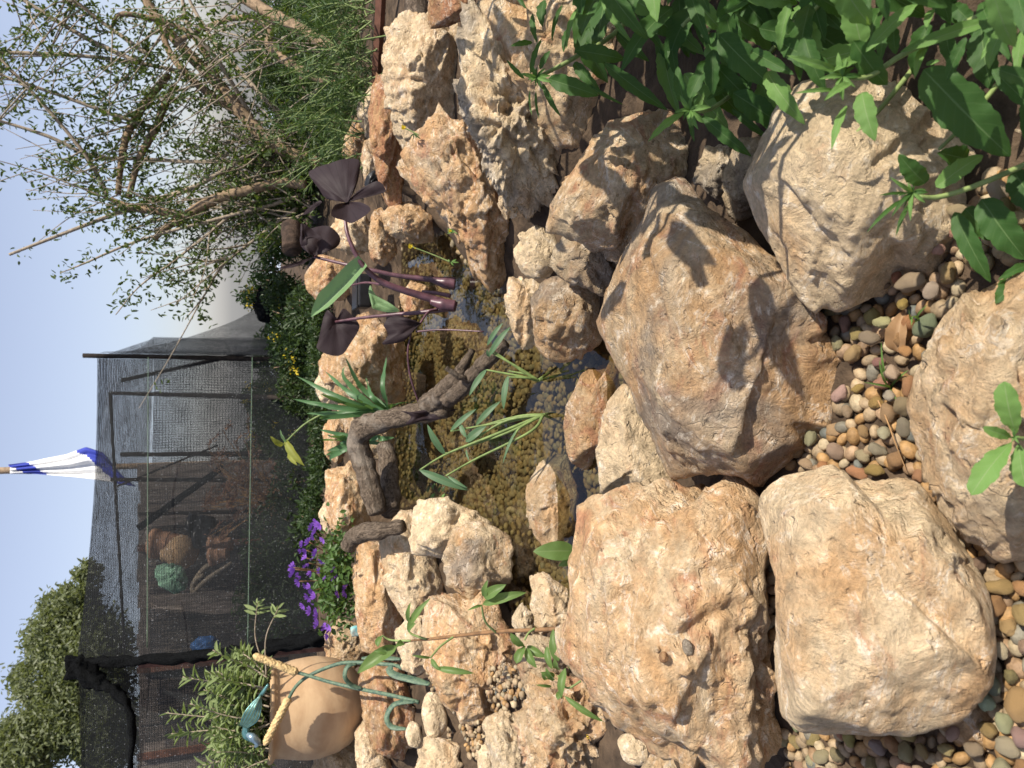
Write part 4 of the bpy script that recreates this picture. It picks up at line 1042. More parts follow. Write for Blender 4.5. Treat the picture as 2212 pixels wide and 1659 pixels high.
pond_plant('short spear leaved pond plant standing by the dark bottomed boulder', (1162, 822), 2.02,
    [[(1380, 720, 2.02), (1215, 630, 2.03)], [(1400, 740, 2.02), (1200, 600, 2.03)], [(1400, 780, 2.01), (1178, 738, 2.02)], [(1450, 770, 2.02), (1320, 745, 2.03)], [(1440, 790, 2.0), (1320, 785, 2.0)]],
    [(1190, 655, 1326, 455, 20, 2.03), (1182, 580, 1278, 432, 15, 2.04), (1178, 734, 1062, 900, 19, 2.02), (1318, 775, 1282, 992, 20, 2.0), (1195, 655, 1182, 610, 12, 2.03)], [(1230, 775), (1250, 800)])
# ---- strap leaved clumps on the far bank
for lab, base, d, tips in (('fan of long green strap leaves at the back edge of the pond', (838, 893), 3.15, [(632, 862), (662, 893), (668, 905), (640, 812), (700, 800), (722, 790), (790, 815), (835, 770), (760, 850), (690, 850), (745, 770), (860, 868), (668, 870)]),
                           ('smaller clump of curled strap leaves behind the driftwood elbow', (815, 950), 3.2, [(690, 928), (688, 950), (694, 998), (705, 975), (760, 935), (720, 960), (852, 945), (700, 985), (690, 940)])):
    t = empty('strap_leaved_plant', P(*base, d), lab, 'plant', 'strap leaved plants on the far bank')
    r = random.Random(int(base[1]))
    for i, (a, b) in enumerate(tips):
        q = curve([(base[0] + r.uniform(-8, 8), base[1] + r.uniform(-10, 10), d + r.uniform(-.05, .05)), ((base[0] + a) / 2 - 10, (base[1] * .55 + b * .45), d + r.uniform(-.12, .05)), (a, b, d + r.uniform(-.25, .1))], 14)
        if i % 3 == 2: q[-3:, 0] += np.array([4, 12, 24])
        W_ = D(*q); T = np.gradient(W_, axis=0); hw = pw(11, d) * .5 * PROF['strap'](np.linspace(0, 1, 14))
        s = np.array([nrm(np.cross(T[k], TOCAM(a, b) + .6 * Z + .8 * RGT * r.uniform(-1, 1))) for k in range(14)])
        V = np.stack([W_ - s * hw[:, None], W_ + np.cross(s, T / np.linalg.norm(T, axis=1)[:, None]) * hw[:, None] * -.35, W_ + s * hw[:, None]], 1).reshape(-1, 3)
        uv = np.array([(k / 13, j / 2) for k in range(14) for j in range(3)])
        m = MB(); m.add(V, [(k * 3 + j, k * 3 + j + 1, k * 3 + j + 4, k * 3 + j + 3) for k in range(13) for j in range(2)], uv); m.build('leaf', M['iris'], t)

# ---- purple black taro
def blade(parent, mat, out, attach, d, bulge=.02, dz=None, name='leaf'):
    """lobed leaf: fan of an outline (px,py) around its stalk point, domed"""
    n = len(out); K = 6
    V, UV = [P(*attach, d)], [(0, .5)]
    nn = TOCAM(*attach)
    o = np.array(out, float)
    o = np.concatenate([curve(np.vstack([o, o[:1]]), n * 4 + 1)[:-1]])
    N = len(o)
    L = np.linalg.norm(o - np.array(attach), axis=1)
    for k in range(1, K + 1):
        f = k / K
        for j in range(N):
            q = np.array(attach) * (1 - f) + o[j] * f
            dd = d + (dz or 0) * f * L[j] / L.max()
            h = bulge * (math.sin(f * 2.6)) + .0007 * math.sin(j * 2 * math.pi / 4) * f
            V.append(P(q[0], q[1], dd) + nn * h); UV.append((f * .5, abs((j % 4) / 2. - 1) if True else 0))
    F = [(0, 1 + j, 1 + (j + 1) % N) for j in range(N)]
    F += [(1 + (k - 1) * N + j, 1 + k * N + j, 1 + k * N + (j + 1) % N, 1 + (k - 1) * N + (j + 1) % N) for k in range(1, K) for j in range(N)]
    V = np.array(V); V = V + (.016 * perlin(V / .055 + 3, 2) + .006 * perlin(V / .02, 5))[:, None] * nn
    m = MB(); m.add(V, F, UV)
    return m.build(name, M[mat], parent)
td = 2.55
t = empty('taro_plant', P(983, 663, td), 'purple black taro with arching stems and dark heart shaped leaves standing in the pond', 'water plant')
stem_child(t, 'rstem', [(*c4(a, b), e) for a, b, e in ((1650, 1440, td), (1400, 1360, td), (1000, 1230, td - .03), (800, 1080, td - .05), (680, 880, td - .06), (620, 680, td - .05), (628, 475, td - .02))], (11, 8.5, 7, 5.5, 4.5, 4, 3.5), n=34, k=10)
stem_child(t, 'rstem', [(*c4(a, b), e) for a, b, e in ((1640, 1435, td - .01), (1520, 1420, td - .01), (1410, 1390, td - .01))], (13, 14, 6), name='sheath', k=10)
stem_child(t, 'rstem', [(*c4(a, b), e) for a, b, e in ((1630, 1220, td + .2), (1450, 1190, td + .2), (1100, 1150, td + .2), (870, 1100, td + .2), (640, 1050, td + .22), (330, 975, td + .28))], (8, 7, 5, 4.5, 3.5, 3), n=24)
stem_child(t, 'rstem', [(*c4(a, b), e) for a, b, e in ((1640, 1225, td + .2), (1540, 1215, td + .2), (1430, 1195, td + .2))], (14, 13, 5), name='sheath')
stem_child(t, 'rstem', [(*c4(a, b), e) for a, b, e in ((1640, 1455, td + .05), (1350, 1490, td + .08), (1100, 1510, td + .1), (800, 1540, td + .15), (525, 1580, td + .2))], (6, 5, 4, 3.5, 3), n=24)
stem_child(t, 'rstem', [(*c4(a, b), e) for a, b, e in ((1600, 1340, td + .1), (1450, 1310, td + .1), (1330, 1300, td + .1))], (5, 4, 4))
stem_child(t, 'rstem', [(*c4(a, b), e) for a, b, e in ((960, 1235, td), (800, 1215, td + .05), (640, 1250, td + .1))], (3, 2.2, 1.8))
stem_child(t, 'rstem', [(*c2(a, b), e) for a, b, e in ((860, 350, td), (800, 365, td - .05), (745, 440, td - .08))], (3, 2.2))
stem_child(t, 'rstem', [(*c2(a, b), e) for a, b, e in ((690, 500, td - .08), (668, 620, td - .08), (685, 780, td - .05), (745, 970, td))], (1.6, 2.2, 2.4, 2), n=24)
stem_child(t, 'rstem', [(*c2(a, b), e) for a, b, e in ((720, 490, td - .08), (900, 478, td - .1), (1160, 490, td - .15))], (2.2, 2, 1.6))
at = c4(628, 468)
blade(t, 'taro', [c4(*q) for q in ((620, 468), (440, 430), (370, 340), (275, 205), (330, 150), (480, 100), (610, 64), (740, 72), (748, 190), (712, 330), (650, 450))], at, td - .02, .03, .10)
blade(t, 'taro', [c4(*q) for q in ((650, 440), (760, 340), (900, 270), (965, 300), (985, 370), (860, 400), (700, 440))], at, td - .02, .01, -.06)
blade(t, 'taro', [c4(*q) for q in ((612, 470), (520, 490), (485, 590), (610, 636), (690, 656), (850, 540), (770, 470), (650, 462))], at, td - .02, .01, -.14)
blade(t, 'taro', [c4(*q) for q in ((400, 465), (370, 450), (280, 510), (220, 580), (290, 560), (385, 470))], c4(400, 465), td + .02, 0, .05)
a2 = c4(325, 972)
blade(t, 'taro', [c4(*q) for q in ((320, 972), (205, 880), (205, 760), (330, 700), (460, 690), (560, 780), (550, 870), (440, 930))], a2, td + .28, .03, .05)
blade(t, 'taro', [c4(*q) for q in ((320, 980), (200, 1010), (0, 1075), (60, 1085), (200, 1050))], a2, td + .28, .0, -.05)
blade(t, 'taro', [c4(*q) for q in ((200, 875), (198, 680), (235, 668), (330, 740), (410, 810), (330, 800), (265, 810), (262, 860))], c4(230, 780), td + .24, .01)
lf = leaf_child(t, 'rolled', 789, 568, 663, 680, 40, td - .05, td - .05, prof='strap', fold=1.1, arch=-.10, ns=14, nc=6); lf['label'] = 'rolled up fresh green leaf'
blade(t, 'taro', [c2(*q) for q in ((120, 400), (90, 540), (80, 600), (160, 640), (240, 640), (300, 560), (355, 460), (310, 390), (250, 340), (210, 400), (150, 350))], c2(200, 425), td + .2, .012)
blade(t, 'taro', [c2(*q) for q in ((510, 450), (545, 400), (620, 390), (740, 428), (748, 445), (690, 500), (640, 552), (505, 572), (540, 510))], c2(735, 442), td - .08, .02)
blade(t, 'rolled', [c4(*q) for q in ((830, 1300), (860, 1420), (880, 1460), (1000, 1490), (1120, 1480), (1020, 1400), (900, 1330), (850, 1240))], c4(900, 1400), td + .35, .01)

t = empty('crumpled_plant', P(690, 895, 3.4), 'lone stem with crumpled yellow green leaves in front of the net', 'plant')
stem_child(t, 'tstem', [(700, 892, 3.4), (660, 915, 3.4), (632, 940, 3.4), (613, 960, 3.4)], (2.2, 2, 1.6))
for a, b, c, e, wd in ((616, 950, 655, 1006, 22), (612, 962, 584, 944, 16), (620, 955, 604, 930, 9), (625, 975, 640, 1004, 18)): leaf_child(t, 'rolled' if wd < 10 else 'fgyellow', a, b, c, e, wd, 3.4, 3.35, prof='ovate', fold=.5, wav=.08)

# ---- driftwood
def log(label, name, parts, mat='drift', pn='branch'):
    t = empty(name, D(*parts[0][0])[0], label, 'driftwood', None)
    for i, (pts, rad) in enumerate(parts):
        stem_child(t, mat, pts, rad, 'trunk' if i == 0 else pn, n=60, k=22, rough=.22, seed=int(pts[0][0]) + i)
    return t
log('thick bent driftwood log with a sharp elbow rising out of the pond', 'driftwood_log', [
    ([(*c2(470, 1670), 2.75), (*c2(430, 1500), 2.78), (*c2(385, 1350), 2.8), (*c2(350, 1210), 2.8), (*c2(375, 1130), 2.78), (*c2(470, 1080), 2.74), (*c2(680, 1030), 2.62), (*c2(930, 985), 2.5)], (20, 23, 24, 24, 27, 24, 22, 20)),
    ([(*c2(800, 980), 2.55), (*c2(900, 880), 2.46), (*c2(1000, 770), 2.4), (*c2(1085, 610), 2.36)], (24, 22, 17, 7)),
    ([(*c2(930, 930), 2.45), (*c2(1030, 850), 2.36), (*c2(1120, 740), 2.28), (*c2(1220, 640), 2.22), (*c2(1300, 560), 2.2)], (18, 17, 17, 17, 12)),
    ([(*c2(1060, 800), 2.3), (*c2(1000, 780), 2.28), (*c2(915, 725), 2.27)], (8, 6.5, 5))])
log('submerged straight log lying under the water behind the bent driftwood', 'sunken_log', [([(*c2(525, 1240), 3.05), (*c2(545, 1400), 2.95), (*c2(560, 1660), 2.8)], (18, 21, 22))])
log('short twisted driftwood branch resting on the left stones', 'driftwood_branch', [
    ([(*c3(640, 90), 2.48), (*c3(500, 120), 2.5), (*c3(400, 130), 2.54), (*c3(320, 160), 2.58), (*c3(280, 230), 2.6)], (15, 18, 21, 19, 18))])
# dark shrivelled leaf draped on the elbow log
tl = empty('withered_leaf', P(*c2(760, 1040), 2.52), 'dark shrivelled leaf draped over the bent driftwood log', 'leaf')
blade(tl, 'taro', [c2(*q) for q in ((610, 1000), (700, 1010), (840, 985), (900, 1000), (1000, 990), (900, 1025), (870, 1060), (760, 1070), (655, 1090), (690, 1040))], c2(780, 1030), 2.52, .015)
# floating water weed
tl = empty('floating_plant', P(944, 1068, 2.6), 'small floating water plant with glossy round leaves by the cream block', 'water plant')
for a, b, w_, mt in ((935, 1071, 13, 'fglight'), (957, 1072, 9, 'fglight'), (936, 1050, 9, 'scaev'), (950, 1056, 9, 'scaev'), (948, 1080, 8, 'scaev'), (958, 1055, 9, 'darkleaf'), (926, 1056, 9, 'darkleaf')):
    dd = gd(a, WZ + .006); leaf_child(tl, mt, a + 4, b - 6, a - 3, b + 7, w_, dd, dd, prof='obov', fold=.2, tw=1.5)
# yellow flower stalks
def flower_stalk(label, pts, heads, rp=1.6):
    t = empty('yellow_flower_stalk', P(*pts[0]), label, 'flower')
    stem_child(t, 'fgstem', pts, (rp, rp * .7))
    for a, b, d, s in heads:
        m = MB()
        for k in range(9):
            th = k * 2.4; e = P(a + s * math.cos(th) * (.4 + .6 * (k % 3) / 2), b + s * math.sin(th) * (.4 + .6 * (k % 2)), d - .01 * (k % 3))
            m.add(*leaf(P(a, b, d), e, pw(s * .8, d), TOCAM(a, b), 'obov', .3, .1, 5, 2))
        m.build('flower', M['yellow'], t)
    return t
t = flower_stalk('thin stalk with a yellow flower head leaning over the water', [(972, 566, 2.2), (940, 552, 2.2), (890, 533, 2.2)], [(886, 532, 2.2, 7), (896, 536, 2.2, 3)])
for k in range(5): leaf_child(t, 'fglight', 972 + k, 566, 976 + 6 * k - 8, 560 + 7 * (k % 3), 5, 2.2)
t = flower_stalk('small yellow flower growing on the pink topped rock', [(905, 292, 2.05), (890, 284, 2.05), (874, 277, 2.05)], [(871, 275, 2.05, 7)])
for k in range(4): leaf_child(t, 'feather', 895, 288, 885 + 8 * k, 298 + 3 * (k % 2), 4, 2.05)
t = flower_stalk('yellow green bud hanging on the jagged rock', [(988, 505, 2.0), (980, 500, 2.0), (974, 499, 2.0)], [(972, 499, 2.0, 5)])
for k in range(3): leaf_child(t, 'fglight', 984, 500, 966, 494 + 5 * k, 6, 2.0)

# ---- clay pot with sage, ornament, metal flowers
bot, rim = P(800, 1514, 3.12), P(579, 1537, 2.99)
ax = nrm(rim - bot); H_ = np.linalg.norm(rim - bot); e1 = nrm(np.cross(ax, [0, 1, 0])); e2 = np.cross(ax, e1)
sc_ = pw(1, 3.03)
prof = [(0, 12), (.02, 26), (.06, 44), (.12, 62), (.22, 82), (.34, 96), (.46, 102), (.51, 103.5), (.56, 104), (.62, 104), (.68, 103), (.74, 101.5), (.80, 99), (.88, 95), (.93, 94), (.955, 103), (.985, 104), (1., 100), (.995, 92), (.95, 90), (.90, 90)]
K = 64
V = np.array([bot + ax * H_ * t + (e1 * math.cos(a) + e2 * math.sin(a)) * r * sc_ for t, r in prof for a in np.linspace(0, 2 * math.pi, K, endpoint=False)])
V += (.0035 * fbm(V * 9, 3, 4))[:, None] * nrm([1, -1, 0])
axd = (V - bot) @ ax; rv = V - bot - axd[:, None] * ax; rl = np.linalg.norm(rv, axis=1)[:, None]; V += rv / (rl + 1e-9) * (.0012 * np.sin(axd * 230) * (rl[:, 0] > .1))[:, None]
F = [(i * K + j, i * K + (j + 1) % K, (i + 1) * K + (j + 1) % K, (i + 1) * K + j) for i in range(len(prof) - 1) for j in range(K)] + [tuple(range(K))[::-1]]
pot = empty('clay_pot', bot, 'large rounded pale clay pot filled with sage at the left edge', 'pot')
m = MB(); m.add(V, F); m.build('pot_body', M['clay'], pot)
rr_ = np.linspace(0, 92, 8); V = [bot + ax * H_ * (.93 + .04 * (1 - (r / 92) ** 2)) + (e1 * math.cos(a) + e2 * math.sin(a)) * r * sc_ for r in rr_ for a in np.linspace(0, 2 * math.pi, 24, endpoint=False)]
m = MB(); m.add(V, [(i * 24 + j, i * 24 + (j + 1) % 24, (i + 1) * 24 + (j + 1) % 24, (i + 1) * 24 + j) for i in range(7) for j in range(24)]); m.build('soil', M['potsoil'], pot)

sg = empty('sage_plant', bot + ax * H_ * .95, 'grey green sage bush growing out of the clay pot', 'plant')
sprigs = [((585, 1545), (358, 1540)), ((583, 1505), (395, 1462)), ((585, 1580), (365, 1586)), ((580, 1480), (460, 1404)), ((585, 1610), (432, 1655)), ((580, 1600), (470, 1680)), ((575, 1450), (556, 1300)), ((575, 1460), (602, 1312)), ((578, 1560), (410, 1520)), ((580, 1530), (440, 1490)), ((580, 1470), (500, 1420)), ((584, 1500), (470, 1450)), ((580, 1640), (500, 1690)), ((585, 1620), (460, 1620)), ((580, 1450), (520, 1400))]
r = random.Random(11)
for k in range(84):
    b = (r.uniform(572, 588), r.uniform(1448, 1635)); sprigs.append((b, (r.uniform(445, 555), b[1] + r.gauss(0, 34) - 5)))
Vs, lc, ld, ln_, ll = MB(), [], [], [], []
for i, (b, e) in enumerate(sprigs):
    d0 = 2.99 + r.uniform(-.16, .15); d1 = d0 + r.uniform(-.1, .1)
    q = curve([(*b, d0), ((b[0] + e[0]) / 2 - (14 if i in (6, 7) else 4), (b[1] + e[1]) / 2 + r.uniform(-10, 10), (d0 + d1) / 2), (*e, d1)], 22)
    w_ = D(*q); Vs.add(*tube(w_, np.linspace(.0038, .0018, 22) * (.8 if i in (6, 7) else 1), 5))
    L_ = np.linalg.norm(w_[-1] - w_[0]); T = nrm(w_[-1] - w_[-4])
    st = .82 if i in (6, 7) else r.uniform(.06, .25)
    nn = int((1 - st) * L_ / .016) + 3
    for k in range(nn):
        f = st + (1 - st) * k / nn; c = w_[min(21, int(f * 21))] + (w_[min(21, int(f * 21) + 1)] - w_[min(21, int(f * 21))]) * (f * 21 % 1)
        ph = k * 1.571 + i
        a_ = nrm(np.cross(T, [.3, .9, .1])); b_ = np.cross(T, a_)
        for s in (0, math.pi):
            o_ = a_ * math.cos(ph + s) + b_ * math.sin(ph + s)
            dr = nrm(o_ + T * (.25 + .5 * k / nn) - Z * .35 * (1 - k / nn) + .35 * rdir(1)[0])
            lc.append(c); ld.append(dr); ln_.append(nrm(T * .6 - FWD * .5 + Z * .3 + .3 * rdir(1)[0])); ll.append(r.uniform(.038, .064) * (1 if f < .93 else .7))
Vs.build('stems', M['twig'], sg)
ll = np.array(ll)
cloud_obj('foliage', M['sage'], [leaf_cloud(np.array(lc), np.array(ld), np.array(ln_), ll, ll * .30, .25)], sg)

def zo(x, y): return (351.1 + x * .1534, 1404.4 + y * .1534)
od = 2.80
orn = empty('metal_ornament', P(*zo(1300, 900), od), 'shiny teal metal ornament with wire strands lying across the sage on the pot rim', 'ornament')
stem_child(orn, 'teal', [(*zo(1490, 480), od), (*zo(1420, 590), od), (*zo(1370, 660), od), (*zo(1290, 820), od), (*zo(1230, 980), od), (*zo(1180, 1100), od), (*zo(1190, 1190), od), (*zo(1280, 1250), od)], (2.5, 5, 4, 5, 5, 8, 10, 8), 'body', n=40, k=12)
stem_child(orn, 'silver', [(*zo(1200, 1190), od - .02), (*zo(1270, 1230), od - .03), (*zo(1340, 1300), od - .02), (*zo(1310, 1360), od)], (5, 9, 7, 3), 'head', n=20, k=12)
for k in range(11):
    f = (k - 5) / 5; 
    stem_child(orn, 'patina' if k % 2 else 'teal', [(*zo(1385, 640 + 10 * f), od - .01), (*zo(1310 + 75 * f, 800 + 20 * f), od - .035 + .01 * abs(f)), (*zo(1240 + 95 * f, 950 + 40 * f), od - .035), (*zo(1140 + 45 * f, 1080 + 20 * f), od - .015)], (1.4, 2, 2, 1.4), 'wire_strand', n=16, k=5)
def ribbon(parent, pts, wpx, name='leaf'):
    q = curve(pts, 26); W_ = D(*q); T = np.gradient(W_, axis=0)
    s = np.array([nrm(np.cross(T[k], TOCAM(q[k, 0], q[k, 1]) + .9 * RGT + .3 * Z)) for k in range(26)])
    hw = pw(wpx, q[0, 2]) * .5 * np.minimum(1, .5 + 3 * np.minimum(np.linspace(0, 1, 26), np.linspace(1, 0, 26)))
    nn = np.cross(s, T); nn /= np.linalg.norm(nn, axis=1)[:, None]
    th = .0018
    V = np.stack([W_ - s * hw[:, None] + nn * th, W_ + nn * (th - hw[:, None] * .3), W_ + s * hw[:, None] + nn * th, W_ + s * hw[:, None] - nn * th, W_ - nn * (th + hw[:, None] * .3), W_ - s * hw[:, None] - nn * th], 1).reshape(-1, 3)
    m = MB(); m.add(V, [(k * 6 + j, k * 6 + (j + 1) % 6, k * 6 + 6 + (j + 1) % 6, k * 6 + 6 + j) for k in range(25) for j in range(6)] + [(0, 5, 4, 3, 2, 1), tuple(25 * 6 + j for j in range(6))])
    return m.build(name, M['patina'], parent)
def cob(parent, a, b, rpx, d):
    n, k = 70, 26
    p0, p1 = P(*a, d), P(*b, d - .02); axx = nrm(p1 - p0); e1 = nrm(np.cross(axx, TOCAM(*a))); e2 = np.cross(axx, e1)
    V = []
    for i in range(n + 1):
        f = i / n; R0 = pw(rpx, d) * min(1, (f * 14) ** .5, ((1 - f) * 10) ** .5 + .05) * (1 - .12 * f)
        for j in range(k):
            th = 2 * math.pi * (j + .5 * (i // 3 % 2)) / k
            V.append(p0 + (p1 - p0) * f + (e1 * math.cos(th) + e2 * math.sin(th)) * R0 * (1 + .13 * math.sin(th * 8 + i * .35) * math.sin(i * 1.1)))
    V = np.array(V); c = np.repeat(p0 + (p1 - p0) * np.linspace(0, 1, n + 1)[:, None], k, 0)
    V = c + (V - c) * (1 + .22 * fbm(V / .006, 2, 8))[:, None]
    m = MB(); m.add(V, [(i * k + j, i * k + (j + 1) % k, (i + 1) * k + (j + 1) % k, (i + 1) * k + j) for i in range(n) for j in range(k)] + [tuple(range(k))[::-1], tuple(range(n * k, n * k + k))])
    return m.build('flower_head', M['cob'], parent)
sd_ = 2.72
s1 = empty('metal_flower', P(905, 1517, 2.55), 'green metal flower stake with its yellow cob pointing up beside the pot', 'garden stake', 'green metal flowers with yellow cobs')
stem_child(s1, 'patina', [(905, 1517, 2.55), (850, 1503, 2.6), (781, 1489, 2.68), (715, 1474, 2.72), (658, 1457, 2.74), (640, 1453, 2.74)], (4.4, 4.4, 4, 3.8, 3.6), n=28)
cob(s1, (645, 1454), (546, 1415), 8.5, 2.74)
ribbon(s1, [(898, 1516, 2.55), (858, 1519, 2.55), (840, 1536, 2.54), (836, 1556, 2.53), (848, 1571, 2.52), (878, 1575, 2.5)], 11)
ribbon(s1, [(782, 1487, 2.67), (760, 1480, 2.66), (745, 1462, 2.65), (751, 1440, 2.66), (770, 1434, 2.68)], 9)
s2 = empty('metal_flower', P(860, 1440, 2.66), 'green metal flower stake with its yellow cob drooping over the pot rim', 'garden stake', 'green metal flowers with yellow cobs')
stem_child(s2, 'patina', [(870, 1444, 2.64), (845, 1436, 2.68), (758, 1431, 2.74), (718, 1438, 2.76), (667, 1460, 2.77), (640, 1482, 2.77), (624, 1508, 2.77)], (4.4, 4.4, 4, 3.8, 3.6), n=34)
cob(s2, (625, 1506), (571, 1611), 8.5, 2.77)
ribbon(s2, [(846, 1437, 2.66), (842, 1450, 2.64), (858, 1460, 2.62), (890, 1468, 2.6), (928, 1478, 2.56)], 15)
ribbon(s2, [(781, 1422, 2.76), (820, 1421, 2.74), (866, 1424, 2.72)], 9)

# ---- purple fan flowers
fl = empty('fan_flower_plant', P(770, 1250, 3.1), 'mound of purple fan flowers spilling over the left stones', 'flowers')
n = 1500
c = np.stack([RNG.normal(728, 19, n), RNG.normal(1252, 46, n), RNG.normal(3.1, .08, n)], 1)
c[:, 0] = np.clip(c[:, 0] + .0022 * (c[:, 1] - 1250) ** 2 * .15, 670, 774)
C_ = D(*c)
cloud_obj('foliage', M['scaev'], [leaf_cloud(C_, nrm(np.array([0, -.3, .5])) * .6 + rdir(n), rdir(n) + np.array([0, -.6, 1.]), RNG.uniform(.020, .036, n), RNG.uniform(.012, .022, n), .2)], fl)
spots = [(470, 160), (505, 185), (450, 260), (410, 215), (380, 370), (310, 375), (430, 330), (295, 460), (350, 460), (460, 480), (350, 545), (415, 540), (375, 600), (400, 690), (210, 650), (190, 740), (225, 670), (290, 740), (270, 800), (520, 590), (655, 660), (560, 760), (670, 770), (680, 840), (790, 860), (775, 920), (700, 950), (395, 860), (420, 900), (375, 975), (435, 1045), (395, 1130), (470, 1180), (480, 1260), (600, 1280), (560, 1310), (590, 1390), (340, 845), (500, 700), (450, 970), (320, 1060), (540, 340), (345, 640), (265, 720), (600, 1340), (465, 1130)]
Fm = []
for k in range(3):
    m = MB(); r = random.Random(k)
    for j in range(5):
        a = (j - 2) * .55 + r.uniform(-.1, .1)
        e = np.array([math.sin(a), math.cos(a) * .8, .35 + .2 * r.random()]) * .021
        m.add(*leaf(np.zeros(3), e, .0085, (0, -.5, 1), 'obov', .3, .05, 6, 2))
    o = m.build('flower', M['purple'], fl, np.zeros(3)); Fm.append(o)
for i, (a, b) in enumerate(spots):
    px, py = 592.5 + a * .1984, 1097.2 + b * .1984
    o = Fm[i] if i < 3 else Fm[i % 3].copy()
    if i >= 3: COL.objects.link(o); o.parent = fl
    p = P(px, py, 2.98 + random.uniform(-.05, .06)); o.location = tuple(p - np.array(fl.location))
    o.rotation_euler = (R(70) + random.uniform(-.5, .5), random.uniform(-.6, .6), random.uniform(-1.2, 1.2)); s = random.uniform(.8, 1.25); o.scale = (s, s, s)
m = MB(); r = random.Random(4)
for a, b in spots[:30:2]:
    px, py = 592.5 + a * .1984, 1097.2 + b * .1984
    m.add(*tube(D(*curve([(745, 1250 + (py - 1250) * .5, 3.1), ((px + 745) / 2 - 6, (py + 1250 + (py - 1250) * .5) / 2, 3.04), (px, py, 2.99)], 8)), .002, 5))
m.build('stems', M['vstem'], fl)
# ------------------------------------------------------------------ behind the pond
gz = lambda p: float(ground_z(np.array([[p[0], p[1]]]))[0])
# ---- shade net enclosure
NL, NR = P(165, 1438, 5.6), P(210, 772, 6.35)
top_z = (NL[2] + NR[2]) / 2
xl, yl = NL[0], NL[1]; xr, yr = NR[0], NR[1]
back = nrm(np.array([.10, 1, 0])) * 3.6
corner = [np.array([xl, yl, 0]), np.array([xr, yr, 0]), np.array([xr, yr, 0]) + back, np.array([xl, yl, 0]) + back]
hous = empty('shade_net_enclosure', (corner[0] + corner[1]) / 2, 'black shade net enclosure stretched over dark posts behind the pond', 'net shelter')
def sheet(name, a, b, z0a, z0b, z1a, z1b, mat, seed, sag=.03, nu=46, nv=30, fold=.016):
    V, UV = [], []
    a, b = np.array(a, float), np.array(b, float); L = np.linalg.norm((b - a)[:2]); nn = nrm(np.cross(nrm(b - a), Z))
    for i in range(nu + 1):
        f = i / nu; base = a + (b - a) * f
        zb = z0a + (z0b - z0a) * f; zt = z1a + (z1b - z1a) * f - sag * math.sin(math.pi * f)
        for j in range(nv + 1):
            g = j / nv
            off = fold * math.sin(f * 23 + seed + 2.2 * math.sin(g * 2.1 + seed)) * (.35 + .65 * (1 - g)) + .04 * math.sin(f * 5 + seed)
            V.append(np.array([base[0], base[1], zb + (zt - zb) * g]) + nn * off); UV.append((f * L, g * (zt - zb)))
    F = [(i * (nv + 1) + j, (i + 1) * (nv + 1) + j, (i + 1) * (nv + 1) + j + 1, i * (nv + 1) + j + 1) for i in range(nu) for j in range(nv)]
    m = MB(); m.add(V, F, UV); return m.build(name, mat, hous)
c0, c1, c2_, c3_ = corner
zt = top_z
sheet('net_panel', c0, c1, .02, .05, NL[2], NR[2], M['net'], 0, .05)
sheet('net_panel', c1, c2_, .05, .05, NR[2] - .02, zt - .12, M['net'], 2)
sheet('net_panel', c3_, c2_, .05, .05, zt - .12, zt - .12, M['net'], 4)
cl = np.array([xl - 2.6, yl - .35, 0])
sheet('net_panel', cl, c0, .02, .02, zt + .02, NL[2], M['netdense'], 6, .06)
sheet('net_panel', c3_ + np.array([-2.5, 0, 0]), c3_, .05, .05, zt - .1, zt - .12, M['net'], 8)
# roof
nu, nv = 40, 26; V, UV = [], []
for i in range(nu + 1):
    f = i / nu
    for j in range(nv + 1):
        g = j / nv; p = (c0 * (1 - f) + c1 * f) + back * g; p = p + np.array([0, 0, NL[2] * (1 - f) + NR[2] * f - .12 * g - .10 * math.sin(math.pi * f) * math.sin(math.pi * g) - .04 * math.sin(math.pi * f) * (1 - g)])
        V.append(p); UV.append((f * 2.3, g * 3.6))
F = [(i * (nv + 1) + j, (i + 1) * (nv + 1) + j, (i + 1) * (nv + 1) + j + 1, i * (nv + 1) + j + 1) for i in range(nu) for j in range(nv)]
m = MB(); m.add(V, F, UV); m.build('net_roof', M['netdense'], hous)
V, UV = [], []
for i in range(nu + 1):
    f = i / nu
    for j in range(nv + 1):
        g = j / nv; p = (cl * (1 - f) + c0 * f) + back * g + np.array([0, 0, zt + .02 - .12 * g - .08 * math.sin(math.pi * f)]); V.append(p); UV.append((f * 2.6, g * 3.6))
m = MB(); m.add(V, F, UV); m.build('net_roof', M['netdense'], hous)
# net wing stretched down from the right post to the bushes
tip = P(552, 668, 6.6); topp = np.array([xr, yr, NR[2] - .03])
V, UV = [], []
for i in range(31):
    f = i / 30
    for j in range(21):
        g = j / 20; zt_ = topp[2] * (1 - f) + tip[2] * f - .16 * math.sin(math.pi * f) ; p = np.array([xr, yr, 0]) * (1 - f) + np.array([tip[0], tip[1], 0]) * f
        V.append(np.array([p[0], p[1] + .03 * math.sin(f * 14 + g * 3), .05 + (zt_ - .05) * g])); UV.append((f * 1.0, g * 1.7 * (1 - f * .6)))
F = [(i * 21 + j, (i + 1) * 21 + j, (i + 1) * 21 + j + 1, i * 21 + j + 1) for i in range(30) for j in range(20)]
m = MB(); m.add(V, F, UV); m.build('net_wing', M['net'], hous)
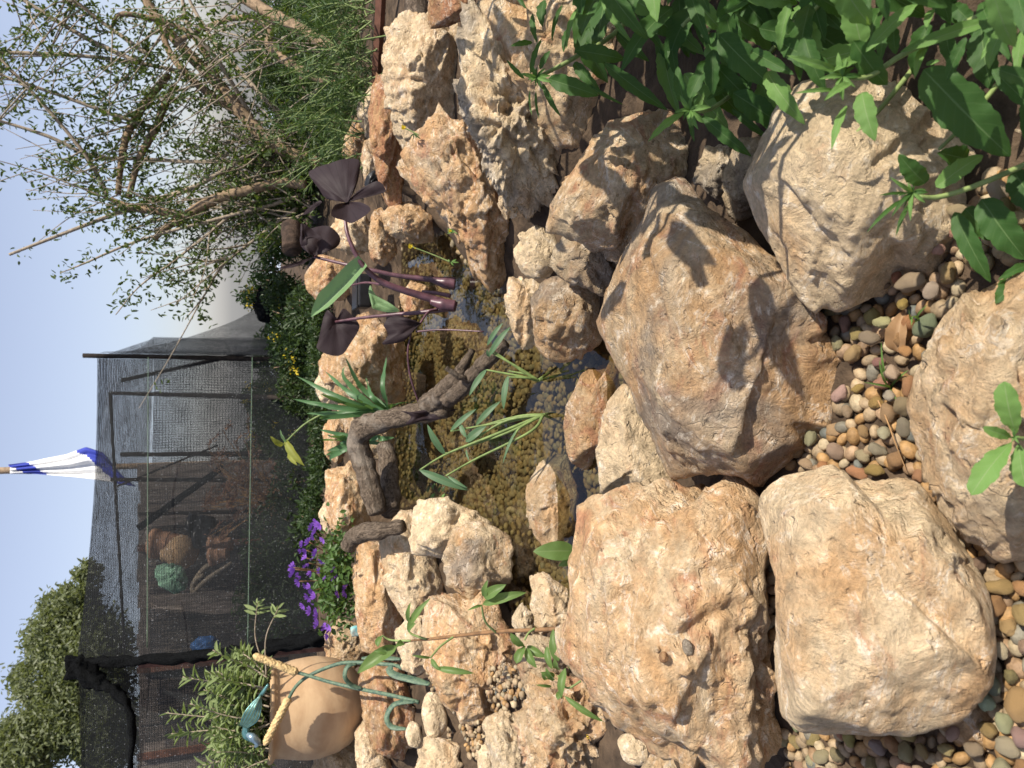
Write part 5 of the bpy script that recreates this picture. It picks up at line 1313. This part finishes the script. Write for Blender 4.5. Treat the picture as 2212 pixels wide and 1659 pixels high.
# posts and rails
def post(a, b, r, mat='post', name='post', n=12):
    m = MB(); q = np.array([np.array(a) + (np.array(b) - np.array(a)) * f for f in np.linspace(0, 1, n)])
    m.add(*tube(q, np.linspace(r, r * .85, n) * .75, 10, True, .18, int(abs(a[0]) * 100))); return m.build(name, M[mat], hous)
post((xr, yr, 0), P(179, 768, 6.35), .030)
post(P(720, 862, 6.2), P(238, 849, 8.6), .032)
post(c2_ + np.array([-.05, -.6, 0]), P(262, 822, 8.6), .035)
post(np.array([*P(700, 978, 7.6)[:2], 0]), P(262, 982, 7.9), .035)
post(np.array([*P(560, 1042, 7.6)[:2], 0]), P(240, 1036, 7.6), .030)
post(np.array([*P(480, 1112, 8.4)[:2], 0]), P(300, 1110, 8.4), .030)
post(P(250, 1052, 7.5), P(470, 962, 7.5), .014, 'post', 'brace')
post(P(300, 1140, 7.3), P(480, 1010, 7.3), .045, 'bundle', 'net_roll')
post(P(238, 850, 8.5), P(270, 1420, 8.3), .022, 'post', 'rail')
for k, (pa, pb) in enumerate((((320, 772, 6.34), (318, 1400, 5.62)), ((545, 772, 6.34), (535, 1400, 5.62)))):
    m = MB(); m.add(*tube(np.array([P(*(np.array(pa) * (1 - f) + np.array(pb) * f)) for f in np.linspace(0, 1, 20)]), .0035, 5)); m.build('green_cord', M['patina'], hous)
# bulky rolled net along the left corner post
q = curve([(148, 1442, 5.55), (170, 1432, 5.55), (235, 1430, 5.52), (340, 1424, 5.48), (480, 1412, 5.42), (600, 1396, 5.36), (690, 1378, 5.3), (716, 1372, 5.3)], 50)
m = MB(); m.add(*tube(D(*q), np.interp(np.linspace(0, 1, 50), [0, .05, .2, .6, 1], [8, 19, 10, 12, 17]) * pw(1, 5.5), 20, True, .8, 3)); m.build('net_roll', M['bundle'], hous)
q = curve([(160, 1440, 5.5), (215, 1475, 5.45), (260, 1500, 5.4), (285, 1560, 5.35), (280, 1680, 5.3)], 30)
m = MB(); m.add(*tube(D(*q), np.interp(np.linspace(0, 1, 30), [0, .3, 1], [22, 13, 5]) * pw(1, 5.4), 14, True, .8, 5)); m.build('net_roll', M['bundle'], hous)
post(P(705, 1402, 5.45), P(300, 1440, 5.6), .020, 'beam', 'post')
nb = rock('black heap of gathered shade net at the end of the stretched net', [(548, 670), (556, 640), (575, 605), (596, 584), (600, 640), (604, 690), (585, 702), (556, 695)], 6.4, tint=(.5, .5, .5), group=None, name='net_bundle', rough=2., chips=3, pw_=9)
nb.data.materials.clear(); nb.data.materials.append(M['bundle']); nb['category'] = 'net'

# ---- flag on its pole
fd = 9.6
fg = empty('flag', P(330, 1008, fd), 'limp white flag with blue stripes hanging from a wooden pole above the net', 'flag')
WHT = simple('white flag cloth', (.78, .78, .77), .85, 30, .06, .2, .002); BLU = simple('blue flag cloth', (.045, .065, .36), .85, 30, .1, .2, .002)
nu, nv = 60, 22; V, UV, F, MI = [], [], [], []
for i in range(nu + 1):
    f = i / nu; px = 22 + 262 * f
    yR = np.interp(f, [0, .18, .5, .66, .8, 1], [1004, 998, 982, 966, 978, 1040]); yL = np.interp(f, [0, .18, .5, .66, .85, 1], [1024, 1024, 1031, 1036, 1044, 1050])
    for j in range(nv + 1):
        g = j / nv; V.append(P(px + 18 * (g - .5) * (f > 0), yR + (yL - yR) * g, fd + .045 * math.sin(g * 9 + f * 2) * (.3 + .7 * f) + .03 * math.sin(g * 21 + f * 5))); UV.append((f, g))
for i in range(nu):
    for j in range(nv):
        F.append((i * (nv + 1) + j, (i + 1) * (nv + 1) + j, (i + 1) * (nv + 1) + j + 1, i * (nv + 1) + j + 1))
        f, g = i / nu, j / nv; s = f - .10 * (g - .3)
        MI.append(1 if (.02 < s < .19 or s > .60 + .18 * g) else 0)
m = MB(); m.add(V, F, UV); m.mi = MI; fc = m.build('flag_cloth', [WHT, BLU], fg)
so_ = fc.modifiers.new('thickness', 'SOLIDIFY'); so_.thickness = .006
pb = P(20, 1016, fd + .12); m = MB(); m.add(*tube(np.array([[pb[0], pb[1], z] for z in np.linspace(0, pb[2] + .5, 14)]), np.linspace(.035, .045, 14), 10)); m.build('pole', M['pole'], fg)

# ---- things inside the enclosure
def lathe(label, name, bot, top, prof, mat, cat):
    b, t = P(*bot), P(*top); axx = nrm(t - b); H = np.linalg.norm(t - b); e1 = nrm(np.cross(axx, [0, 1, .01])); e2 = np.cross(axx, e1); k = 32
    V = [b + axx * H * f + (e1 * math.cos(a) + e2 * math.sin(a)) * r * H for f, r in prof for a in np.linspace(0, 2 * math.pi, k, endpoint=False)]
    m = MB(); m.add(V, [(i * k + j, i * k + (j + 1) % k, (i + 1) * k + (j + 1) % k, (i + 1) * k + j) for i in range(len(prof) - 1) for j in range(k)] + [tuple(range(k))[::-1]])
    return tag(m.build(name, M[mat], None, b), label, cat)
POTP = [(0, .30), (.05, .33), (.8, .47), (.82, .52), (1, .52), (1, .47), (.4, .42)]
lathe('pale beige clay jar leaning behind the net', 'clay_jar', (425, 1186, 8.0), (352, 1200, 8.0), [(0, .16), (.05, .26), (.2, .42), (.4, .50), (.6, .46), (.8, .30), (.92, .18), (1, .20), (1, .15), (.9, .12)], 'clay', 'jar')
lathe('terracotta bowl standing behind the beige jar inside the net', 'terracotta_bowl', (392, 1176, 8.3), (330, 1174, 8.3), POTP, 'terracotta', 'bowl')
lathe('orange terracotta pot behind the net beside the dry grass', 'terracotta_pot', (500, 1176, 7.8), (455, 1180, 7.8), POTP, 'terracotta', 'pot')
lathe('small orange terracotta pot lying behind the net by the branches', 'terracotta_pot', (492, 1196, 7.6), (455, 1204, 7.6), POTP, 'terracotta', 'pot')
lathe('black plastic plant pot behind the net next to the beige jar', 'plant_pot', (462, 1132, 8.0), (412, 1136, 8.0), POTP, 'black', 'pot')
lathe('dark basin behind the net under the beige jar', 'plant_pot', (470, 1160, 7.9), (424, 1160, 7.9), POTP, 'black', 'pot')
gc = rock('bright green cloth sack hanging behind the net', [(332, 1222), (352, 1214), (392, 1216), (402, 1236), (412, 1272), (378, 1290), (362, 1272), (334, 1252)], 7.6, tint=(.5, .5, .5), group=None, name='cloth_sack', rough=1.4, chips=3, pw_=8, thick=.35, tilt=0)
gc.data.materials.clear(); gc.data.materials.append(M['green_cloth']); gc['category'] = 'sack'
bb = rock('blue plastic bag lying behind the net at its left end', [(408, 1400), (425, 1376), (455, 1372), (478, 1385), (478, 1410), (440, 1420)], 7.2, tint=(.5, .5, .5), group=None, name='plastic_bag', chips=3, pw_=8)
bb.data.materials.clear(); bb.data.materials.append(M['blue']); bb['category'] = 'bag'
br = empty('dead_branch', P(500, 1210, 7.6), 'pale dead branches lying behind the net below the beige jar', 'branch')
for q in ([(420, 1255, 7.6), (445, 1225, 7.6), (490, 1205, 7.6)], [(412, 1285, 7.5), (450, 1250, 7.5), (500, 1215, 7.5)], [(420, 1300, 7.5), (418, 1262, 7.5), (440, 1240, 7.5)]): stem_child(br, 'twig', q, (5, 6, 3))
# board shed seen through the net
sh = empty('plank_fence', (P(500, 1400, 9.2)[0], P(500, 1400, 9.2)[1], 0), 'grey weathered upright plank fence behind the left part of the net', 'fence')
zt_s = P(302, 1300, 9.2)[2]
x0, x1 = P(400, 1720, 9.2)[0], P(400, 1000, 9.2)[0]; yb = P(400, 1300, 9.2)[1]
nb_ = 26; wd = (x1 - x0) / nb_
m = MB()
for i in range(nb_): m.box(((x0 + (i + .5) * wd), yb + random.uniform(-.008, .008), zt_s / 2), (wd - .003, .03, zt_s + random.uniform(-.05, .03)), None)
m.build('board_panel', M['plank'], sh, None, False)
for py in (1625, 1440, 1180):
    m = MB(); a = P(400, py, 9.1); m.box((a[0], yb - .05, zt_s / 2), (.07, .05, zt_s)); m.build('beam', M['beam'], sh, None, False)
pk = empty('leaning_plank', P(455, 1292, 7.4), 'wide grey plank leaning upright behind the net', 'plank')
a, b = P(462, 1290, 7.4), P(335, 1296, 7.5); m = MB(); m.box((a + b) / 2, (.10, .03, np.linalg.norm(b - a))); m.build('board', M['plank'], pk, None, False)

# ---- trees and shrubs
def tree_from(label, name, trunk, crown, mat, n, ll, group=None, limbs=()):
    """trunk: px pts; crown: list of (px,py,d,rpx_along,rpx_across,rd) clumps"""
    t = empty(name, P(*trunk[0]) * np.array([1, 1, 0]) + np.array([0, 0, 0.]), label, 'tree', group)
    stem_child(t, 'bark', trunk, np.linspace(9, 4, 4), 'trunk')
    for q in limbs: stem_child(t, 'bark', q, (4, 2.5, 1), 'limb')
    parts = []
    tot = sum(c[3] * c[4] for c in crown)
    for a, b, d, ra, rb, rd in crown:
        k = int(n * ra * rb / tot); q = rdir(k) * (RNG.random(k)[:, None] ** .45)
        sub = rdir(max(3, k // 60)) * .85
        j = RNG.integers(0, len(sub), k); q = np.where((RNG.random(k) < .75)[:, None], sub[j] + RNG.normal(0, .17, (k, 3)), q)
        C = D(*np.c_[a + q[:, 0] * ra, b + q[:, 1] * rb, d + q[:, 2] * rd])
        parts.append(leaf_cloud(C, rdir(k) + np.array([0, 0, -.2]), rdir(k) * .7 + np.array([.3, -.2, .8]), RNG.uniform(.7, 1.3, k) * ll, RNG.uniform(.35, .6, k) * ll, .15))
    cloud_obj('crown', M[mat], parts, t)
    return t
tree_from('dense olive green tree rising above the left part of the net', 'olive_tree', [(640, 1560, 14), (400, 1555, 14), (200, 1550, 14)],
    [(130, 1560, 14, 80, 75, .9), (60, 1610, 14, 85, 70, .9), (160, 1450, 14, 70, 65, .9), (110, 1380, 14.2, 62, 60, .8), (140, 1310, 14, 55, 40, .7), (90, 1480, 14.2, 70, 60, .8), (170, 1290, 14, 45, 38, .6), (200, 1420, 13.8, 90, 110, .9), (220, 1560, 13.8, 80, 110, .9), (15, 1650, 14, 70, 60, .8), (190, 1240, 14, 32, 26, .5)],
    'oliveleaf', 46000, .105, None, [[(260, 1555, 14), (150, 1480, 14), (110, 1420, 14)], [(260, 1555, 14), (120, 1600, 14), (60, 1640, 14)], [(230, 1550, 14), (190, 1380, 14), (170, 1290, 14)]])
def bush(label, name, clumps, mat, n, ll, wr=.45, cat='shrub', up=.4, group=None, flowers=None, extra=None):
    c0_ = clumps[0]; p0 = P(*c0_[:3])
    t = empty(name, np.array([p0[0], p0[1], 0.0]), label, cat, group)
    parts = []; tot = sum(c[3] * c[4] for c in clumps)
    for a, b, d, ra, rb, rd in clumps:
        k = int(n * ra * rb / tot); q = rdir(k) * (RNG.random(k)[:, None] ** .5)
        C = D(*np.c_[a + q[:, 0] * ra, b + q[:, 1] * rb, d + q[:, 2] * rd])
        parts.append(leaf_cloud(C, rdir(k) + np.array([0, -.1, up]), rdir(k) + np.array([.3, -.3, .6]), RNG.uniform(.6, 1.4, k) * ll, RNG.uniform(.7, 1.2, k) * ll * wr, .2))
    cloud_obj('foliage', M[mat], parts, t)
    m = MB(); r = random.Random(int(c0_[0]))
    for a, b, d, ra, rb, rd in clumps:
        for k in range(4):
            y_ = b + r.uniform(-.6, .6) * rb
            m.add(*tube(D(*curve([(a + ra * .9, y_ * .5 + b * .5, d), (a + ra * .2, y_, d + r.uniform(-.5, .5) * rd), (a - ra * .8, y_ + r.uniform(-.3, .3) * rb, d)], 8)), np.linspace(.012, .003, 8), 5))
    m.build('stems', M['bark'], t)
    if flowers:
        k = flowers[1]; cs = clumps
        for i in range(k):
            a, b, d, ra, rb, rd = random.choice(cs); th = random.uniform(0, 6.28); q = random.uniform(.3, 1.05)
            ctr_ = P(a + ra * q * math.cos(th) - ra * .1, b + rb * q * math.sin(th), d - rd * random.uniform(.2, 1)); kk = 14
            fp_ = (leaf_cloud(ctr_ + RNG.normal(0, .022, (kk, 3)), rdir(kk), rdir(kk) + Z, .022, .014, .2)); cloud_obj('flower_cluster', M[flowers[0]], [fp_], t)
    return t
bush('dark leafy bushes behind the far bank dotted with yellow flowers', 'hedge_shrub', [(640, 740, 5.6, 62, 80, .3), (615, 640, 6.0, 50, 50, .3), (660, 680, 5.2, 40, 70, .25), (690, 800, 5.6, 30, 60, .3), (650, 840, 6.6, 55, 60, .4)], 'darkleaf', 9500, .042, flowers=('yellow', 8))
bush('leafy plants with yellow flower clusters growing inside the net', 'flowering_weed', [(620, 880, 7.2, 60, 60, .5), (640, 960, 7.2, 55, 60, .5), (570, 860, 7.4, 50, 40, .4), (590, 940, 7.6, 45, 45, .4)], 'darkleaf', 6000, .05, flowers=('yellow', 12))
bush('dark green shrub filling the lower part of the enclosure behind the net', 'garden_shrub', [(610, 1180, 6.9, 90, 110, .5), (640, 1060, 6.9, 60, 80, .5), (580, 1310, 6.8, 80, 80, .4), (650, 1300, 6.7, 55, 90, .4), (650, 1180, 6.6, 55, 90, .4)], 'darkleaf', 9000, .055)
bush('yellow flowering stalks beside the right end of the net', 'flowering_weed', [(545, 640, 6.5, 34, 26, .2), (575, 600, 6.6, 34, 36, .25), (590, 540, 6.6, 40, 40, .3)], 'feather', 1500, .045, flowers=('yellow', 9))
bush('far hedge of dark bushes closing the view behind the net enclosure', 'hedge_shrub', [(600, 900, 11, 60, 120, .6), (600, 1080, 11, 60, 120, .6), (590, 760, 11, 45, 60, .5), (560, 1000, 11.5, 40, 50, .5)], 'darkleaf', 9000, .09)
bush('hedge of dark bushes behind the tangled tree on the right', 'hedge_shrub', [(620, 480, 8.5, 48, 60, .5), (625, 330, 8.5, 60, 90, .5), (620, 150, 8.5, 75, 110, .5), (640, 0, 8.5, 70, 70, .5)], 'darkleaf', 11000, .06)
bush('low dark green ground plants along the back edge of the bank', 'garden_shrub', [(690, 780, 4.7, 26, 70, .25), (690, 900, 4.8, 26, 70, .25), (690, 1010, 4.8, 24, 60, .25), (675, 1110, 4.9, 30, 60, .25), (690, 690, 4.6, 24, 60, .2)], 'darkleaf', 7000, .034)
# dry grass with drooping plumes inside the net
dgp = empty('ornamental_grass', np.array([*P(620, 1090, 7.3)[:2], 0]), 'clump of reddish dry grass plumes arching behind the net', 'grass')
mb, mp_ = MB(), []
for k in range(75):
    r = random; b = P(640 + r.uniform(-10, 20), 1080 + r.uniform(-50, 60), 7.3); e = (r.uniform(445, 600), 1030 + r.gauss(30, 55)); dd = 7.3 + r.uniform(-.4, .3)
    q = curve([b, P((640 + e[0]) / 2 - 25, (1080 + e[1]) / 2, dd), P(e[0], e[1], dd), P(e[0] + r.uniform(5, 25), e[1] - r.uniform(10, 34), dd)], 16)
    mb.add(*tube(q, np.linspace(.004, .0015, 16), 4, False))
    kk = 26; ix = RNG.integers(9, 16, kk); mp_.append(leaf_cloud(q[ix] + RNG.normal(0, .008, (kk, 3)), (q[np.minimum(ix + 1, 15)] - q[ix - 1]) * 14 + rdir(kk) * .5, rdir(kk), .05, .010, .1))
mb.build('stalks', M['straw'], dgp); cloud_obj('plumes', M['dryplume'], mp_, dgp)

# feathery green plant behind the right bank
fp = empty('feathery_shrub', np.array([*P(760, 100, 3.6)[:2], .1]), 'bright green feathery shrub hanging behind the layered cream rock', 'shrub')
parts = []; mb = MB()
for i in range(120):
    r = random; d = r.uniform(3.2, 4.6); a = (r.uniform(770, 835), r.uniform(-40, 330)); tipx = a[0] - r.uniform(40, 230); tipy = a[1] + r.gauss(20, 60)
    q = D(*curve([(*a, d), ((a[0] + tipx) / 2, (a[1] + tipy) / 2 - 14, d), (tipx, tipy, d - r.uniform(-.1, .3))], 14))
    mb.add(*tube(q, np.linspace(.004, .0015, 14), 4, False))
    k = 46; ix = RNG.integers(2, 13, k); T = nrm(q[-1] - q[0]); f = q[ix] + (q[ix + 1] - q[ix]) * RNG.random((k, 1))
    parts.append(leaf_cloud(f, rdir(k) * 1.0 + T * .7, rdir(k) + Z, RNG.uniform(.03, .075, k), RNG.uniform(.004, .008, k), .2))
cloud_obj('foliage', M['feather'], parts, fp); mb.build('stems', M['fgstem'], fp)
bush('shaded low shrub under the tangled tree behind the bank', 'garden_shrub', [(700, 60, 5.4, 70, 110, .4), (690, 240, 5.6, 70, 90, .4), (640, 400, 6.2, 60, 70, .4), (650, 520, 6.4, 50, 60, .4), (590, 130, 6.6, 60, 110, .5), (740, 330, 5.0, 40, 60, .3)], 'darkleaf', 12000, .045)

# tangled pale branched tree on the right
tr = empty('tangled_tree', np.array([*P(690, 360, 5.6)[:2], .1]), 'tangled tree with many bare pale branches and small green leaves on the right', 'tree')
limbs = [([(710, 372, 5.5), (680, 350, 5.5), (600, 318, 5.5), (540, 265, 5.5), (480, 190, 5.5), (410, 120, 5.5), (340, 40, 5.5), (300, -30, 5.5)], (13, 12, 12, 11, 10, 9, 8)),
         ([(640, 345, 5.6), (605, 325, 5.6), (520, 250, 5.7), (430, 185, 5.7), (365, 110, 5.8), (345, 30, 5.8)], (9, 8, 7, 7, 6, 5)),
         ([(660, 400, 5.4), (610, 395, 5.4), (540, 410, 5.3), (460, 432, 5.3), (400, 468, 5.3), (360, 490, 5.3), (333, 517, 5.3)], (9, 9, 9, 10, 9, 7, 5)),
         ([(400, 466, 5.3), (340, 455, 5.3), (275, 446, 5.3), (240, 430, 5.3)], (8, 8, 7, 4)),
         ([(760, 130, 4.6), (735, 115, 4.6), (650, 65, 4.7), (585, 30, 4.8), (500, -20, 4.9)], (11, 11, 12, 11, 10)),
         ([(760, 215, 4.9), (725, 185, 4.9), (635, 143, 5.0), (583, 100, 5.1), (577, 55, 5.2), (500, 40, 5.2), (380, 90, 5.3)], (9, 9, 9, 8, 6, 5, 4)),
         ([(367, 160, 5.6), (320, 215, 5.6), (277, 285, 5.6), (262, 350, 5.5), (255, 420, 5.5)], (6, 7, 7, 6, 5)),
         ([(380, 183, 5.6), (350, 240, 5.6), (337, 277, 5.6), (300, 345, 5.5), (277, 430, 5.5)], (7, 7, 7, 6, 5)),
         ([(620, 300, 5.6), (567, 317, 5.5), (427, 400, 5.4), (300, 443, 5.4), (167, 493, 5.3), (20, 550, 5.2)], (5, 5, 5, 5, 4, 3)),
         ([(600, 345, 5.6), (450, 350, 5.6), (300, 343, 5.6), (200, 337, 5.5), (100, 293, 5.4), (-20, 255, 5.3)], (4, 4, 4, 4, 4, 3)),
         ([(337, 277, 5.6), (250, 250, 5.5), (133, 207, 5.4), (-20, 155, 5.3)], (4, 4, 4, 3)),
         ([(400, 155, 5.6), (277, 133, 5.5), (167, 120, 5.4), (-20, 112, 5.3)], (4, 4, 4, 4)),
         ([(230, 420, 5.5), (220, 397, 5.5), (183, 333, 5.4), (100, 233, 5.3), (-20, 105, 5.2)], (5, 5, 4, 4, 3)),
         ([(300, 135, 5.4), (187, 83, 5.4), (50, 0, 5.3), (0, -30, 5.3)], (5, 5, 4, 4)),
         ([(320, 118, 5.4), (233, 57, 5.4), (160, 0, 5.3), (130, -30, 5.3)], (5, 4, 4, 3)),
         ([(480, 190, 5.5), (440, 110, 5.4), (390, 60, 5.4), (270, 30, 5.3), (240, 60, 5.3)], (6, 5, 5, 5, 3)),
         ([(560, 280, 5.6), (470, 130, 5.3), (410, 60, 5.2), (390, -20, 5.2)], (5, 5, 4, 4)),
         ([(640, 330, 5.8), (600, 250, 5.8), (480, 110, 5.9), (430, 40, 6.0), (400, -20, 6)], (5, 5, 5, 4, 3)),
         ([(650, 420, 5.5), (580, 445, 5.4), (480, 470, 5.3), (300, 520, 5.2), (180, 570, 5.1), (130, 590, 5.1)], (4, 4, 3.5, 3, 2, 1)),
         ([(640, 450, 5.5), (560, 510, 5.4), (480, 575, 5.3), (440, 640, 5.2), (400, 690, 5.1)], (4, 3.5, 3, 2, 1)),
         ([(560, 410, 5.5), (480, 480, 5.3), (380, 560, 5.2), (300, 620, 5.1), (250, 680, 5.1)], (3.5, 3, 2.4, 1.6, 1))]
anchor = []
for q, r_ in limbs:
    stem_child(tr, 'bark' if max(r_) > 5.5 else 'twig', q, [k_ * (1.2 if max(r_) > 5.5 else 1) for k_ in r_], 'limb', n=30, k=9, rough=.12, seed=int(q[0][1]))
    anchor += list(curve(q, 26))
anchor = np.array(anchor)
mb = MB(); lc, ld = [], []
r = random.Random(5)
tw = []
for i in range(330):
    a = anchor[r.randrange(len(anchor))].copy()
    if r.random() < .45: a = np.array([r.uniform(560, 680), r.uniform(250, 480), r.uniform(5.3, 6.2)])
    th = r.gauss(math.pi + .25 - .0011 * (a[1] - 280), .5); ln = r.uniform(90, 330)
    e = a + np.array([math.cos(th) * ln, -math.sin(th) * ln * 1.0, r.uniform(-.5, .4)])
    if e[1] > 560 + .25 * e[0] * 0 and e[0] < 300: continue
    mid = (a + e) / 2 + np.array([r.uniform(-15, 15), r.uniform(-15, 15), 0])
    q = curve([a, mid, e], 12); w_ = D(*q); tw.append(w_)
    mb.add(*tube(w_, np.linspace(r.uniform(.004, .008), .002, 12), 5, False))
mb.build('twigs', M['twig'], tr)
for i in range(1600):
    w_ = tw[r.randrange(len(tw))] if r.random() < .8 else D(*anchor[r.randrange(len(anchor)):][:2]) 
    j = r.randrange(len(w_)); c = w_[j] + np.array([r.gauss(0, .05), r.gauss(0, .05), r.gauss(0, .05)]); k = r.randint(5, 15)
    for _ in range(k): lc.append(c + np.array([r.gauss(0, .028), r.gauss(0, .028), r.gauss(-.01, .04)]))
lc = np.array(lc); k = len(lc)
cloud_obj('foliage', M['treeleaf'], [leaf_cloud(lc, rdir(k) + np.array([0, 0, -.5]), rdir(k) + np.array([.3, -.2, .6]), RNG.uniform(.028, .054, k), RNG.uniform(.014, .024, k), .2)], tr)

# ---- odd pieces on the far bank
lg = empty('cut_log', P(648, 515, 4.5), 'charred dark log lying behind the orange boulder at the back', 'log')
stem_child(lg, 'stump', [(630, 490, 4.55), (630, 512, 4.5), (630, 540, 4.45)], (22, 22, 21), 'trunk', n=14, k=20, rough=.10)
lg = empty('weathered_log', P(905, 42, 2.62), 'grey brown weathered log end at the top edge beside the layered rock', 'log')
stem_child(lg, 'drift', [(904, 44, 2.62), (902, 10, 2.66), (898, -60, 2.75)], (24, 25, 25), 'trunk', n=14, k=20, rough=.12)
bx = empty('plastic_tub', P(800, 630, 3.75), 'black plastic tub half hidden behind the purple taro stems', 'tub')
a = P(784, 630, 3.75); m = MB(); m.box(a, (pw(72, 3.75), .12, pw(30, 3.75))); o = m.build('tub_body', M['black'], bx, None, False); bv = o.modifiers.new('bevel', 'BEVEL'); bv.width = .012; bv.segments = 3
m = MB(); m.box(P(767, 630, 3.75), (pw(78, 3.75), .14, pw(5, 3.75))); o = m.build('rim', M['black'], bx, None, False); bv = o.modifiers.new('bevel', 'BEVEL'); bv.width = .006; bv.segments = 2
ed = empty('edging_board', P(815, 180, 3.45), 'dark red brown edging board behind the layered cream rock', 'board')
a, b = P(812, 190, 3.5), P(826, -60, 3.1); m = MB(); m.add(*tube(np.array([a + (b - a) * f for f in np.linspace(0, 1, 8)]), .022, 4)); m.build('board', M['beam'], ed, None, False)
bp = rock('black plastic pot half buried beside the rust red rock', [(786, 400), (792, 378), (808, 366), (822, 380), (818, 402), (800, 412)], 3.15, tint=(.5, .5, .5), group=None, name='plant_pot', rough=.3, chips=0, pw_=8)
bp.data.materials.clear(); bp.data.materials.append(M['black']); bp['category'] = 'pot'
